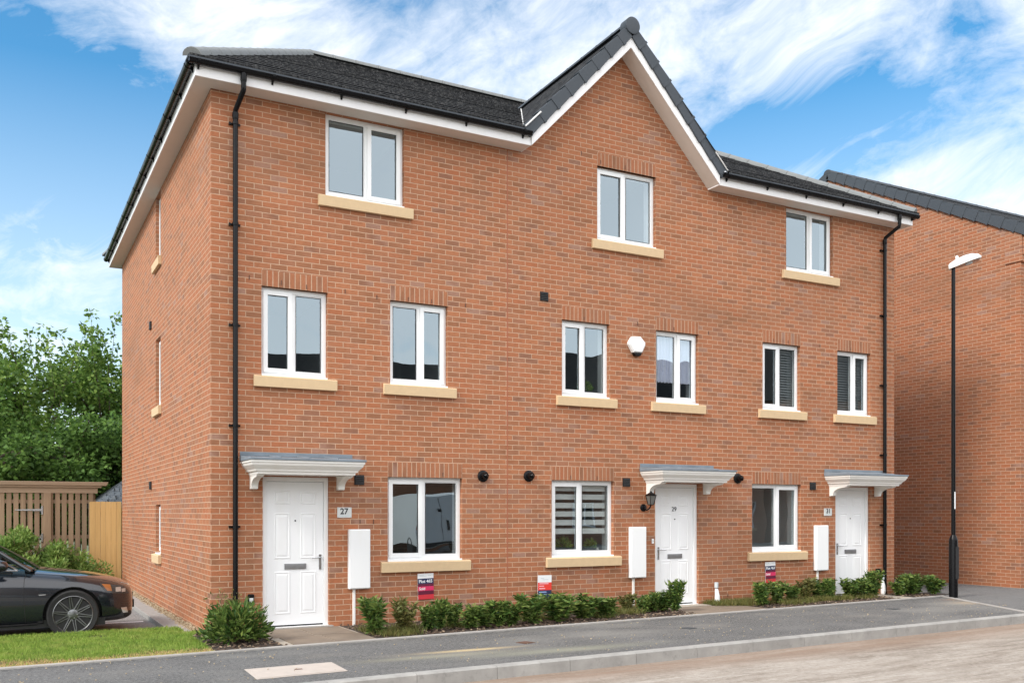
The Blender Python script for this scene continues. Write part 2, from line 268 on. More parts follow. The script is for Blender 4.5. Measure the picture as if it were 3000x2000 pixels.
# ------------------------------------------------------------------ mesh builder
class MB:
    def __init__(s): s.v = []; s.f = []; s.mi = []; s.cur = 0; s.T = None
    def p(s, q):
        s.v.append(tuple(s.T(*q)) if s.T else tuple(q)); return len(s.v)-1
    def face(s, idx): s.f.append(list(idx)); s.mi.append(s.cur)
    def poly(s, pts): s.face([s.p(q) for q in pts])
    def box(s, x0, x1, y0, y1, z0, z1):
        if x0 > x1: x0, x1 = x1, x0
        if y0 > y1: y0, y1 = y1, y0
        if z0 > z1: z0, z1 = z1, z0
        i = [s.p(q) for q in ((x0, y0, z0), (x1, y0, z0), (x1, y1, z0), (x0, y1, z0), (x0, y0, z1), (x1, y0, z1), (x1, y1, z1), (x0, y1, z1))]
        for a in ((3, 2, 1, 0), (4, 5, 6, 7), (0, 1, 5, 4), (1, 2, 6, 5), (2, 3, 7, 6), (3, 0, 4, 7)): s.face([i[k] for k in a])
    def prism(s, poly, d):      # poly: 3D points (planar), d: extrusion vector
        a = [s.p(q) for q in poly]; b = [s.p((q[0]+d[0], q[1]+d[1], q[2]+d[2])) for q in poly]; n = len(poly)
        s.face(a[::-1]); s.face(b)
        for k in range(n): s.face([a[k], a[(k+1) % n], b[(k+1) % n], b[k]])
    def loft(s, rings, caps=True, closed=True):
        I = [[s.p(q) for q in r] for r in rings]; n = len(I[0])
        for a, b in zip(I, I[1:]):
            for k in range(n if closed else n-1): s.face([a[k], a[(k+1) % n], b[(k+1) % n], b[k]])
        if caps and closed: s.face(I[0][::-1]); s.face(I[-1])
    def tube(s, path, r, n=8, caps=True):
        P = [Vector(q) for q in path]; rr = r if isinstance(r, (list, tuple)) else [r]*len(P); rings = []; prev = None
        for i, q in enumerate(P):
            d = (P[min(i+1, len(P)-1)]-P[max(i-1, 0)]).normalized()
            a = prev if prev else (Vector((0, 0, 1)) if abs(d.z) < .9 else Vector((1, 0, 0)))
            a = (a-d*a.dot(d)).normalized(); prev = a; b = d.cross(a)
            rings.append([tuple(q+(a*math.cos(t)+b*math.sin(t))*rr[i]) for t in [2*math.pi*k/n for k in range(n)]])
        s.loft(rings, caps)
    def lathe(s, prof, o=(0, 0, 0), axis='z', n=24, caps=True):
        rings = []
        for r, h in prof:
            ring = []
            for k in range(n):
                t = 2*math.pi*k/n; a, b = r*math.cos(t), r*math.sin(t)
                q = {'z': (a, b, h), 'y': (a, h, b), 'x': (h, a, b)}[axis]
                ring.append((o[0]+q[0], o[1]+q[1], o[2]+q[2]))
            rings.append(ring)
        s.loft(rings, caps)
    def build(s, name, mats, parent=None, smooth=False, bevel=0, loc=None, recalc=True, seg=2):
        me = bpy.data.meshes.new(name); me.from_pydata(s.v, [], s.f)
        if not isinstance(mats, (list, tuple)): mats = [mats]
        for m in mats: me.materials.append(M[m])
        if recalc:
            bm = bmesh.new(); bm.from_mesh(me)
            for f, k in zip(bm.faces, s.mi): f.material_index = k
            bmesh.ops.recalc_face_normals(bm, faces=bm.faces); bm.to_mesh(me); bm.free()
        else: me.polygons.foreach_set('material_index', s.mi)
        box_uv(me)
        if smooth:
            me.polygons.foreach_set('use_smooth', [True]*len(me.polygons))
            try: me.set_sharp_from_angle(angle=R(smooth if smooth > 1 else 40))
            except Exception: pass
        o = bpy.data.objects.new(name, me); C.objects.link(o)
        if loc: o.location = loc
        if parent: o.parent = parent
        if bevel:
            b = o.modifiers.new('bevel', 'BEVEL'); b.width = bevel; b.segments = seg; b.limit_method = 'ANGLE'; b.angle_limit = R(50); b.harden_normals = False
        return o
def box_uv(me):
    ul = me.uv_layers.new(name='UVMap'); d = ul.data
    for f in me.polygons:
        n = f.normal
        if abs(n.z) > .97: t, w = Vector((1, 0, 0)), Vector((0, 1, 0))
        else:
            t = Vector((0, 0, 1)).cross(n).normalized(); w = n.cross(t)
            if abs(n.z) < .05: w = Vector((0, 0, 1))
        for li in f.loop_indices:
            c = me.vertices[me.loops[li].vertex_index].co; d[li].uv = (c.dot(t), c.dot(w))
def empty(name, loc=(0, 0, 0), rz=0):
    o = bpy.data.objects.new(name, None); C.objects.link(o); o.location = loc; o.rotation_euler = (0, 0, rz); o.empty_display_size = .2; return o
def tag(o, label=None, cat=None, group=None, kind=None):
    for k, v in (('label', label), ('category', cat), ('group', group), ('kind', kind)):
        if v: o[k] = v
    return o
def copy_tree(o, parent=None):
    c = o.copy(); C.objects.link(c)
    if parent: c.parent = parent
    for ch in list(o.children): copy_tree(ch, c)
    return c
def text_mesh(name, txt, size, mat, mtx, parent, extrude=.001, shear=0, bold=0):
    cu = bpy.data.curves.new(name, 'FONT'); cu.body = txt; cu.size = size; cu.extrude = extrude; cu.align_x = 'LEFT'; cu.shear = shear; cu.offset = bold
    t = bpy.data.objects.new(name, cu); C.objects.link(t); bpy.context.view_layer.update()
    me = bpy.data.meshes.new_from_object(t.evaluated_get(bpy.context.evaluated_depsgraph_get()))
    bpy.data.objects.remove(t); bpy.data.curves.remove(cu)
    me.materials.clear(); me.materials.append(M[mat]); me.transform(mtx)
    o = bpy.data.objects.new(name, me); C.objects.link(o); o.parent = parent; return o
UP = Matrix.Rotation(R(90), 4, 'X')      # text lying in XY stood up facing -Y
def blades(name, mat, pts, length, width, parent=None, lean=.5, upd=None):
    """many small leaf/blade triangles/quads with per-vertex 'rnd'; pts: (n,3) roots, upd: (n,3) directions"""
    n = len(pts); rs = np.random.RandomState(len(pts) % 9973)
    L = length*(.6+.8*rs.rand(n))[:, None]; Wd = width*(.7+.6*rs.rand(n))[:, None]
    d = upd if upd is not None else np.array([0, 0, 1.])+lean*rs.randn(n, 3)*[1, 1, .15]
    d = d/np.linalg.norm(d, axis=1, keepdims=True)
    a = np.cross(d, rs.randn(n, 3)); a /= np.linalg.norm(a, axis=1, keepdims=True)+1e-9
    c = np.cross(d, a)
    mid = pts+d*L*.45+c*L*.06
    v = np.stack([pts, mid-a*Wd*.5, pts+d*L-c*L*.12, mid+a*Wd*.5], 1).reshape(-1, 3)
    me = bpy.data.meshes.new(name); me.vertices.add(4*n); me.vertices.foreach_set('co', v.ravel())
    me.loops.add(4*n); me.loops.foreach_set('vertex_index', np.arange(4*n)); me.polygons.add(n)
    me.polygons.foreach_set('loop_start', np.arange(0, 4*n, 4)); me.polygons.foreach_set('loop_total', np.full(n, 4))
    me.update(); at = me.attributes.new('rnd', 'FLOAT', 'POINT'); at.data.foreach_set('value', np.repeat(rs.rand(n), 4))
    me.materials.append(M[mat]); me.validate()
    o = bpy.data.objects.new(name, me); C.objects.link(o)
    if parent: o.parent = parent
    return o

# ------------------------------------------------------------------ ground
KERB = lambda x: -4.13+.055*x      # back edge of the kerb
EDGE = lambda x: -1.75+.07*x       # front of garden edging
def sheet(name, pts, z, mat, kind='structure', thick=.05):
    m = MB(); m.prism([(x, y, z-thick) for x, y in pts], (0, 0, thick)); o = m.build(name, mat); tag(o, kind=kind); return o
m = MB(); m.poly([(-700, -700, -.17), (700, -700, -.17), (700, 700, -.17), (-700, 700, -.17)]); tag(m.build('ground', 'field'), kind='structure')
xa, xb = -60, 90
sheet('road', [(xa, KERB(xa)-.125), (xa, KERB(xa)-7), (xb, KERB(xb)-7), (xb, KERB(xb)-.125)], -.13, 'road_dusty')
BND = [(13.35, -.80), (11.95, KERB(11.95))]          # edging between pavement and the side drive
sheet('pavement', [(-40, EDGE(-40)-.05), (-40, KERB(-40)), BND[1], (BND[0][0], EDGE(13.35)-.05)], 0, 'pavement_tarmac', thick=.15)
sheet('far_pavement', [(xa, KERB(xa)-7.13), (xa, KERB(xa)-9), (xb, KERB(xb)-9), (xb, KERB(xb)-7.13)], 0, 'pavement_tarmac', thick=.15)
sheet('far_forecourt', [(xa, KERB(xa)-9), (xa, -26), (xb, -26), (xb, KERB(xb)-9)], -.004, 'drive_tarmac', thick=.15)
# kerb stones with joints
def kerb(name, f, x0, x1, w, z0, z1, L, mat, gap=.004, cham=.015):
    m = MB(); x = x0
    while x < x1:
        e = min(x+L, x1)-gap
        a0, a1 = f(x), f(e)
        ring = lambda X, Y: [(X, Y, z0), (X, Y, z1), (X, Y-w+cham, z1+random.uniform(-.001, .001)), (X, Y-w, z1-cham), (X, Y-w-.004, z0)]
        m.loft([ring(x, a0), ring(e, a1)]); x += L
    o = m.build(name, mat); tag(o, kind='structure'); return o
kerb('kerb', KERB, -40, 60, .125, -.16, .004, .915, 'concrete', .005)
kerb('far_kerb', lambda x: KERB(x)-7.0, -40, 60, .125, -.16, .004, .915, 'concrete')
kerb('garden_edging', EDGE, -40, 13.35, .05, -.1, .022, .915, 'concrete_light', .003, .008)
m = MB()
d = Vector((BND[1][0]-BND[0][0], BND[1][1]-BND[0][1], 0)); L = d.length; d.normalize(); nrm = Vector((-d.y, d.x, 0))*.055
for k in range(4):
    a = Vector((*BND[0], 0))+d*(L*k/4); b = Vector((*BND[0], 0))+d*(L*(k+1)/4-.004)
    m.prism([tuple(a-nrm+Vector((0, 0, -.1))), tuple(b-nrm+Vector((0, 0, -.1))), tuple(b+nrm+Vector((0, 0, -.1))), tuple(a+nrm+Vector((0, 0, -.1)))], (0, 0, .108))
tag(m.build('drive_edging', 'concrete_light'), kind='structure')
sheet('side_drive', [(13.40, -.80), (12.01, KERB(12.01)), (60, KERB(60)), (60, 30), (13.0, 30), (13.0, -.2), (13.4, -.2)], -.002, 'drive_tarmac', thick=.15)
sheet('slab_path', [(.55, EDGE(.55)), (1.74, EDGE(1.74)), (1.74, -.002), (.55, -.002)], .006, 'slab')
for i, (x0, x1) in enumerate(((7.16, 8.75), (12.2, 12.62))):
    sheet('slab_path', [(x0, EDGE(x0)), (x1, EDGE(x1)), (x1, -.26 if i == 0 else -.002), (x0, -.26 if i == 0 else -.002)], .006, 'slab')
m = MB()      # individual flags of the path at 27
for (x0, x1, y0, y1) in ((.6, 1.13, -.9, -.08), (1.15, 1.7, -.85, -.08), (.66, 1.2, -1.6, -.93), (1.22, 1.72, -1.58, -.88), (7.2, 7.9, -.8, -.27), (7.93, 8.7, -.75, -.27), (7.2, 7.9, -1.2, -.83), (7.93, 8.7, -1.15, -.78)):
    m.box(x0, x1, y0, y1, .004, .014)
tag(m.build('path_flags', 'slab_buff', bevel=.003), kind='structure')
sheet('door_step', [(.64, -.08), (1.64, -.08), (1.64, -.001), (.64, -.001)], .028, 'concrete_light')
sheet('door_step', [(7.18, -.255), (8.20, -.255), (8.20, -.001), (7.18, -.001)], .024, 'slab')
for nm, x0, x1 in (('planting_bed', -.25, .55), ('planting_bed', 1.74, 7.16), ('planting_bed', 8.75, 12.2), ('planting_bed', 12.62, 13.36)):
    sheet(nm, [(x0, EDGE(x0)), (x1, EDGE(x1)), (x1, 0), (x0, 0)], .003, 'soil')
sheet('planting_bed', [(8.2, -.26), (8.75, -.26), (8.75, 0), (8.2, 0)], .003, 'soil')
# side parking, gravel strip, edging
sheet('parking_area', [(-30, .9), (-.40, .9), (-.40, 9.4), (-30, 9.4)], -.08, 'parking_tarmac', thick=.08)
sheet('gravel_strip', [(-.15, .0), (0, 0), (0, 10.4), (-.15, 10.4)], -.03, 'gravel', thick=.1)
m = MB(); m.box(-.40, -.151, .3, 10.4, -.16, -.012); tag(m.build('parking_edging', 'concrete_light', bevel=.008), kind='structure')
m = MB(); m.box(-5.4, -.50, 2.62, 2.71, -.085, -.076); tag(m.build('bay_line', 'sign_white'), kind='structure')
sheet('back_soil', [(-30, 9.4), (-.30, 9.4), (-.30, 11), (-30, 11)], -.03, 'soil', thick=.1)
sheet('lawn_soil', [(-30, EDGE(-30)), (-.25, EDGE(-.25)), (-.25, -.05), (-.02, -.05), (-.02, .3), (-.30, .3), (-.30, .9), (-30, .9)], -.004, 'soil')
rs = np.random.RandomState(3)
def in_lawn(x, y): return (y > EDGE(0)+.07*x+.0) & (y < .9) & ((x < -.28) | ((x < -.03) & (y > -.1) & (y < .25)))
X = rs.uniform(-6.2, -.03, 120000); Y = rs.uniform(-2.25, .92, 120000); k = in_lawn(X, Y); X, Y = X[k], Y[k]
edge_d = Y-(EDGE(0)+.07*X); dry = (edge_d < .30+.16*np.sin(X*3.1)*np.sin(X*1.3+1)+.25*rs.rand(len(X))) & (rs.rand(len(X)) < .9); bald = (np.hypot(X+1.35, (Y-.35)*1.5) < .16)
P3 = np.stack([X, Y, np.full(len(X), -.004)], 1)
tag(blades('grass', 'grass', P3[~dry & ~bald], .044, .0065, lean=.6), 'short green lawn strip in front of the parked car', 'grass', kind='stuff')
tag(blades('dry_grass', 'grass_dry', P3[dry & (rs.rand(len(X)) < .8)], .03, .006, lean=.8), 'scorched yellow grass along the pavement edging', 'grass', kind='stuff')
sheet('dry_verge', [(-30, EDGE(-30)), (-.26, EDGE(-.26)), (-.26, EDGE(-.26)+.2), (-30, EDGE(-30)+.2)], .0, 'gravel', thick=.006)
# weeds and bark in the beds
def scatter(x0, x1, n, ymin=None, ymax=-.03, seed=1):
    q = np.random.RandomState(seed); x = q.uniform(x0, x1, n); t = q.rand(n); y0 = EDGE(0)+.07*x+.01 if ymin is None else np.full(n, ymin)
    return np.stack([x, y0+(ymax-y0)*t, np.full(n, .004)], 1)
def clumps(P, c, s, seed=2):
    q = np.random.RandomState(seed); k = np.zeros(len(P), bool)
    for x, y in c: k |= (np.hypot(P[:, 0]-x, P[:, 1]-y) < s*(.5+q.rand(len(P))))
    return P[k]
P3 = np.vstack([clumps(scatter(1.75, 7.1, 30000, seed=5), [(1.85, -.9), (2.0, -1.3), (2.35, -1.0), (2.15, -1.35), (3.1, -.9), (4.5, -.6), (5.6, -.8), (6.2, -.6), (6.0, -.3), (6.8, -.3)], .2), clumps(scatter(8.2, 9.3, 9000, seed=6), [(8.4, -.15), (8.6, -.2), (8.85, -.35), (9.1, -.3)], .25), clumps(scatter(9, 12.2, 16000, seed=8), [(9.6, -.6), (10, -.5), (10.5, -.4), (11, -.4), (11.6, -.4)], .22)])
tag(blades('weeds', 'leaf_olive', P3, .10, .008, lean=.45), 'thin weeds and grass sprouting between the shrubs in the beds', 'weeds', kind='stuff')
def chips(name, mat, P, size, seed):
    q = random.Random(seed); m = MB()
    for x, y, z in P:
        a = q.uniform(0, 6.28); l = size*q.uniform(.5, 1.4); w = l*q.uniform(.3, .6); h = q.uniform(.003, .012); t = q.uniform(-.35, .35)
        u_ = Vector((math.cos(a), math.sin(a), t)); v_ = Vector((-math.sin(a), math.cos(a), q.uniform(-.3, .3))); c_ = Vector((x, y, z+h+abs(t)*l*.4))
        m.prism([tuple(c_+u_*l*i+v_*w*j) for i, j in ((-.5, -.5), (.5, -.3), (.4, .5), (-.5, .4))], (0, 0, h))
    return m.build(name, mat, recalc=False)
Pb = np.vstack([scatter(-.25, .55, 420, seed=11), scatter(1.74, 7.16, 2200, seed=12), scatter(8.75, 12.2, 1000, seed=13), scatter(12.62, 13.3, 200, seed=14)])
tag(chips('bark_mulch', 'bark', Pb[::2], .045, 4), 'dark bark chips covering the soil under the shrubs', 'mulch', kind='stuff')
tag(chips('bark_mulch_pale', 'bark_pale', Pb[1::4], .035, 5), 'pale dry bark chips strewn among the dark mulch', 'mulch', kind='stuff')
q = np.random.RandomState(21); Pg = np.stack([q.uniform(-.20, -.01, 1500), q.uniform(.3, 10.2, 1500), np.full(1500, -.03)], 1)
tag(chips('loose_gravel', 'gravel', Pg, .03, 6), 'loose pale gravel along the foot of the side wall', 'gravel', kind='stuff')
q = np.random.RandomState(22); Pg = np.stack([q.uniform(-3, 13, 500), q.uniform(-3.9, -1.4, 500), np.full(500, 0)], 1); Pg = Pg[(Pg[:, 1] > KERB(0)+.055*Pg[:, 0]+.05) & (Pg[:, 1] < EDGE(0)+.07*Pg[:, 0]-.06)]
tag(chips('grit', 'gravel', Pg, .014, 7), 'loose pale grit scattered on the pavement', 'grit', kind='stuff')

# ------------------------------------------------------------------ the terrace
BW, BD, ZS = 13.0, 10.2, 7.15
house = empty('brick_terrace'); tag(house, 'three-storey red brick terrace with white front doors 27, 29, 31 and a central gable', 'house')
WIN = [  # x0,x1,z0,z1,sash side,soldier
 (2.466, 3.645, .88, 2.10, 'L', 1), (5.20, 6.375, .88, 2.10, 'L', 1), (9.34, 10.515, .88, 2.10, 'R', 1),
 (.663, 1.577, 3.43, 4.64, 'L', 1), (2.503, 3.41, 3.43, 4.64, 'R', 1), (5.388, 6.29, 3.43, 4.64, 'L', 1), (7.229, 8.13, 3.43, 4.64, 'R', 1), (9.589, 10.5, 3.43, 4.64, 'L', 1), (11.45, 12.33, 3.43, 4.64, 'R', 1),
 (1.548, 2.72, 5.985, ZS, 'R', 0), (6.055, 7.225, 5.985, 7.185, 'L', 1), (10.155, 11.335, 5.985, ZS, 'R', 0)]
DOORS = [(.68, 1.60), (7.211, 8.13), (11.40, 12.325)]; DZ = 2.075
SWIN = [(4.40, 4.985, .86, 1.73), (4.40, 4.985, 3.43, 4.64), (4.40, 4.985, 5.985, ZS)]
RB = .12   # brick reveal depth
def wall_grid(m, holes, x0, x1, z0, z1):
    xs = sorted({x0, x1, *[h[0] for h in holes], *[h[1] for h in holes]}); zs = sorted({z0, z1, *[h[2] for h in holes], *[h[3] for h in holes]})
    zs = [z for z in zs if z0 <= z <= z1]
    for a, b in zip(xs, xs[1:]):
        for c, e in zip(zs, zs[1:]):
            cx, cz = (a+b)/2, (c+e)/2
            if any(h[0] < cx < h[1] and h[2] < cz < h[3] for h in holes): continue
            m.poly([(a, 0, c), (b, 0, c), (b, 0, e), (a, 0, e)])
    for h in holes:
        a, b, c, e = h[:4]
        m.poly([(a, 0, c), (a, RB, c), (a, RB, e), (a, 0, e)]); m.poly([(b, 0, c), (b, 0, e), (b, RB, e), (b, RB, c)])
        m.poly([(a, 0, e), (a, RB, e), (b, RB, e), (b, 0, e)]); m.poly([(a, 0, c), (b, 0, c), (b, RB, c), (a, RB, c)])
TS = lambda u, d, z: (d, u, z)       # side wall mapping: depth -> +X, along -> Y
m = MB(); hs_ = [w[:4] for w in WIN]+[(a, b, 0, DZ) for a, b in DOORS]
wall_grid(m, hs_, 0, BW, -.2, 7.20)
m.poly([(4.62, 0, 7.2), (8.37, 0, 7.2), (6.495, 0, 9.22)])
front = m.build('wall', 'brick', house, recalc=False)
m = MB(); m.T = TS; wall_grid(m, SWIN, 0, BD, -.2, 7.20); m.build('wall', 'brick', house, recalc=False)
m = MB(); m.poly([(BW, 0, -.2), (BW, BD, -.2), (BW, BD, 7.2), (BW, 0, 7.2)]); m.build('wall', 'brick', house, recalc=False)
m = MB(); m.poly([(BW, BD, -.2), (0, BD, -.2), (0, BD, 7.2), (BW, BD, 7.2)]); m.build('wall', 'brick', house, recalc=False)
m = MB(); m.box(4.405, 4.419, -.0025, .0, .0, 7.15); m.build('movement_joint', 'joint_red', house)
for x0, x1, z0, z1, sd_, so in WIN:
    if so:
        m = MB(); m.box(x0, x1, -.003, .05, z1, z1+.215)
        o = m.build('soldier_course', 'brick_soldier', house)
        me = o.data; ul = me.uv_layers[0].data; off = math.ceil(x0/.075)*.075
        for f in me.polygons:
            for li in f.loop_indices:
                c = me.vertices[me.loops[li].vertex_index].co
                ul[li].uv = ((c.x-x0)*.075*round((x1-x0)/.075)/(x1-x0)+off, c.z-z1+.005 if abs(f.normal.z) < .5 else c.y+.1)
# windows
def window(T, x0, x1, z0, z1, sash, zebra=False, mull=.5, single=False):
    d0, d1 = .072, .142; fw = .058
    def mb(): q_ = MB(); q_.T = T; return q_
    m = mb(); c = .03
    m.box(x0, x0+fw, d0, d1, z0+c, z1); m.box(x1-fw, x1, d0, d1, z0+c, z1); m.box(x0+fw, x1-fw, d0, d1, z1-fw, z1); m.box(x0+fw, x1-fw, d0, d1, z0+c, z0+c+fw)
    fr = m.build('window', 'upvc', house, bevel=.004)
    xm = x0+(x1-x0)*mull
    holes = [(x0+fw, x1-fw)] if single else [(x0+fw, xm-.03), (xm+.03, x1-fw)]
    if not single:
        m = mb(); m.box(xm-.03, xm+.03, d0+.001, d1-.001, z0+c+fw, z1-fw); m.build('mullion', 'upvc', fr, bevel=.003)
    m = mb(); m.box(x0+.002, x1-.002+.0, -.012, d0-.0, z0+.002, z0+c-.004); m.box(x0+.004, x1-.004, d0, d1, z0+.002, z0+c); m.build('window_ledge', 'upvc', fr, bevel=.003)
    for i, (a, b) in enumerate(holes):
        is_s = (sash == 'L' and i == 0) or (sash == 'R' and i == 1) or single
        za, zb = z0+c+fw, z1-fw; w = .016; dp = d0+.012; name = 'glazing_bead'
        if is_s: a, b, za, zb = a-.022, b+.022, za-.03, zb+.022; w = .062; dp = d0-.018; name = 'sash'
        q0, q1 = (dp, d0-.0005) if is_s else (d0+.012, d0+.03)
        m = mb()
        if is_s: q1 = d0-.0008
        m.box(a, a+w, q0, q1, za, zb); m.box(b-w, b, q0, q1, za, zb); m.box(a+w, b-w, q0, q1, zb-w, zb); m.box(a+w, b-w, q0, q1, za, za+w)
        if is_s:      # part of the sash that reaches back to the glass
            for (e0, e1, s0, s1) in ((a+.024, a+w, za+w, zb-w), (b-w, b-.024, za+w, zb-w), (a+.024, b-.024, za+.032, za+w), (a+.024, b-.024, zb-w, zb-.024)):
                m.box(e0, e1, d0+.0005, d0+.028, s0, s1)
        m.build(name, 'upvc', fr, bevel=.003)
        ga, gb, gc, gd = a+w-.002, b-w+.002, za+w-.002, zb-w+.002
        m = mb(); e = .006; q2 = d0+.006
        for (e0, e1, s0, s1) in ((ga, ga+e, gc, gd), (gb-e, gb, gc, gd), (ga+e, gb-e, gc, gc+e), (ga+e, gb-e, gd-e, gd)): m.box(e0, e1, q2, q2+.01, s0, s1)
        m.build('gasket', 'gasket', fr)
        m = mb(); m.poly([(ga, d0+.020, gc), (gb, d0+.020, gc), (gb, d0+.020, gd), (ga, d0+.020, gd)]); m.build('pane', 'glass', fr, recalc=False)
        if is_s:
            hx = (b-w*.5) if sash == 'L' else (a+w*.5)
    # plaster reveal + room behind
    m = mb(); iz = d1
    m.poly([(x0+.01, iz, z0), (x0+.01, .33, z0), (x0+.01, .33, z1), (x0+.01, iz, z1)]); m.poly([(x1-.01, iz, z0), (x1-.01, iz, z1), (x1-.01, .33, z1), (x1-.01, .33, z0)])
    m.poly([(x0, iz, z1-.01), (x0, .33, z1-.01), (x1, .33, z1-.01), (x1, iz, z1-.01)]); m.poly([(x0, iz, z0+.03), (x1, iz, z0+.03), (x1, .36, z0+.03), (x0, .36, z0+.03)])
    m.build('inner_reveal', 'reveal_white', fr, recalc=False)
    return fr
def sill(T, x0, x1, z0, fr, oh=.11):
    m = MB(); m.T = T
    a, b = x0-oh, x1+oh+.015
    m.prism([(a, -.055, z0-.15), (a, .0-.0005, z0-.15), (a, -.0005, z0+.006), (a, -.052, z0-.004), (a, -.06, z0-.014)], (b-a, 0, 0))
    m.box(x0+.001, x1-.001, 0, .11, z0-.148, z0+.001)
    m.build('sill', 'sill_stone', fr, bevel=.004)
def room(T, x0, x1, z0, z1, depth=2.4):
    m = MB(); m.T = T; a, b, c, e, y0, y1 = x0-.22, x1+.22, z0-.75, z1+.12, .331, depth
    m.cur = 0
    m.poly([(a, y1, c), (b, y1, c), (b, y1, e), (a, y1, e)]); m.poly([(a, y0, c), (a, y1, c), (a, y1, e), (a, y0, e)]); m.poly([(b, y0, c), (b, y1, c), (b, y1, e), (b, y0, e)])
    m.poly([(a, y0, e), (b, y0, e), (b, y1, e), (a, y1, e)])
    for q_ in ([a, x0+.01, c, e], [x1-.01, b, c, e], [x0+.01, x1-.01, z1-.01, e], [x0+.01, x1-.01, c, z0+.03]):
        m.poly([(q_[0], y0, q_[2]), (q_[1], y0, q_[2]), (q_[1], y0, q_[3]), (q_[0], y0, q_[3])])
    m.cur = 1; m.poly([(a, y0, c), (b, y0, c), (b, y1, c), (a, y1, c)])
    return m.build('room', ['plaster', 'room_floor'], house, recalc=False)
ID = lambda u, d, z: (u, d, z)
frames = []
for x0, x1, z0, z1, s_, so in WIN:
    fr = window(ID, x0, x1, z0, z1, s_, mull=.485 if s_ == 'L' else .53); sill(ID, x0, x1, z0, fr); frames.append(fr)
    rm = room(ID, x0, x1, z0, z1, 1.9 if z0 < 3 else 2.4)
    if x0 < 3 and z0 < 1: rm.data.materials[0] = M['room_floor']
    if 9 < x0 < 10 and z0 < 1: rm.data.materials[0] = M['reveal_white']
for y0, y1, z0, z1 in SWIN:
    fr = window(TS, y0, y1, z0, z1, 'L', single=True); sill(TS, y0, y1, z0, fr, .1)
# doors
def door(x0, x1, hand, num=None):
    fw = .062; d0, d1 = .045, .12
    m = MB(); m.box(x0, x0+fw, d0, d1, .03, DZ); m.box(x1-fw, x1, d0, d1, .03, DZ); m.box(x0+fw, x1-fw, d0, d1, DZ-fw, DZ); m.box(x0, x1, .0, d1, .0, .03)
    fr = m.build('door_frame', 'upvc', house, bevel=.004)
    a, b, c, e = x0+fw+.004, x1-fw-.004, .052, DZ-fw-.004; L0 = d0+.022
    m = MB(); m.box(a, b, L0, L0+.045, c, e)
    dr = m.build('door', 'door_white', house, bevel=.003)
    m = MB(); m.box(x0+fw, x1-fw, L0+.046, L0+.06, .03, e+.004); m.box(a-.003, a+.0, L0+.003, L0+.04, c, e)
    m.build('door_seal', 'gasket', dr)
    m = MB(); w_ = b-a
    def ring(pa, pb, pc, pd, y, t, h):
        m.loft([[(pa+k, y, pc+k), (pb-k, y, pc+k), (pb-k, y, pd-k), (pa+k, y, pd-k)] if j == 0 else [(pa+k, y-h, pc+k), (pb-k, y-h, pc+k), (pb-k, y-h, pd-k), (pa+k, y-h, pd-k)] for j, k in ((0, 0), (1, t*.45), (1, t*.7), (0, t), (0, t*1.25), (1, t*2.2))], caps=False)
        k = t*2.2; m.poly([(pa+k, y-h, pc+k), (pb-k, y-h, pc+k), (pb-k, y-h, pd-k), (pa+k, y-h, pd-k)])
    for pc, pd in ((1.70, 1.885), (.955, 1.585), (.20, .785)):
        for pa, pb in ((a+.10, a+w_*.5-.068), (a+w_*.5+.068, b-.10)):
            ring(pa, pb, pc, pd, L0-.0003, .026, .006)
    m.build('door_panel', 'door_white', dr, smooth=0)
    xc = (a+b)/2
    m = MB(); m.box(xc-.152, xc+.152, L0-.012, L0-.0005, .812, .89); m.box(xc-.125, xc+.125, L0-.017, L0-.0125, .826, .876); m.build('letterbox', 'dark_metal', dr, bevel=.003)
    hx = b-.045 if hand == 'R' else a+.045; sg = -1 if hand == 'R' else 1
    m = MB(); m.box(hx-.017, hx+.017, L0-.012, L0-.0005, .80, 1.01); m.tube([(hx, L0-.01, .965), (hx, L0-.05, .965), (hx+sg*.03, L0-.055, .965), (hx+sg*.125, L0-.052, .962)], .009, 8); m.lathe([(.011, L0-.018), (.011, L0-.012)], (hx, 0, .86), 'y', 12)
    m.build('handle', 'chrome', dr, smooth=1)
    m = MB(); m.lathe([(.011, L0-.006), (.011, L0)], (xc, 0, 1.478), 'y', 12); m.build('peephole', 'black_plastic', dr)
    return dr
d27 = door(*DOORS[0], 'R'); d29 = door(*DOORS[1], 'L'); d31 = door(*DOORS[2], 'L')
text_mesh('door_number', '29', .105, 'ink', Matrix.Translation((7.665-.062, .062, 1.615)) @ UP, d29, .002)
# blank-room backing behind doors
m = MB()
for a, b in DOORS: m.box(a-.05, b+.05, .16, .3, -.1, DZ+.05)
m.build('hall', 'plaster', house)
# fascia, soffit
OF, OL, OR_ = -.30, -.25, 13.16
m = MB()
m.box(OL, 4.66, OF, OF+.02, ZS, 7.31); m.box(8.33, OR_, OF, OF+.02, ZS, 7.31)
m.box(OL, OL+.02, OF+.021, BD+.3, ZS, 7.31); m.box(OR_-.02, OR_, OF+.021, BD+.3, ZS, 7.31); m.box(OL+.02, OR_-.02, BD+.28, BD+.3, ZS, 7.31)
m.box(4.64, 4.66, OF+.021, -.001, ZS, 7.31); m.box(8.33, 8.35, OF+.021, -.001, ZS, 7.31)
m.build('fascia', 'fascia_white', house, bevel=.003)
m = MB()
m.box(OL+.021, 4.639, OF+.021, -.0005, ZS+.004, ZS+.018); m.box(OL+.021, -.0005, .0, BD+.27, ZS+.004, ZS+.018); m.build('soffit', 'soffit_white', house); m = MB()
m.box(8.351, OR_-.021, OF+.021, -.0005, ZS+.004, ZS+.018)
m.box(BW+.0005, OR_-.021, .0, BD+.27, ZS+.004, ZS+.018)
m.build('soffit', 'soffit_white', house)
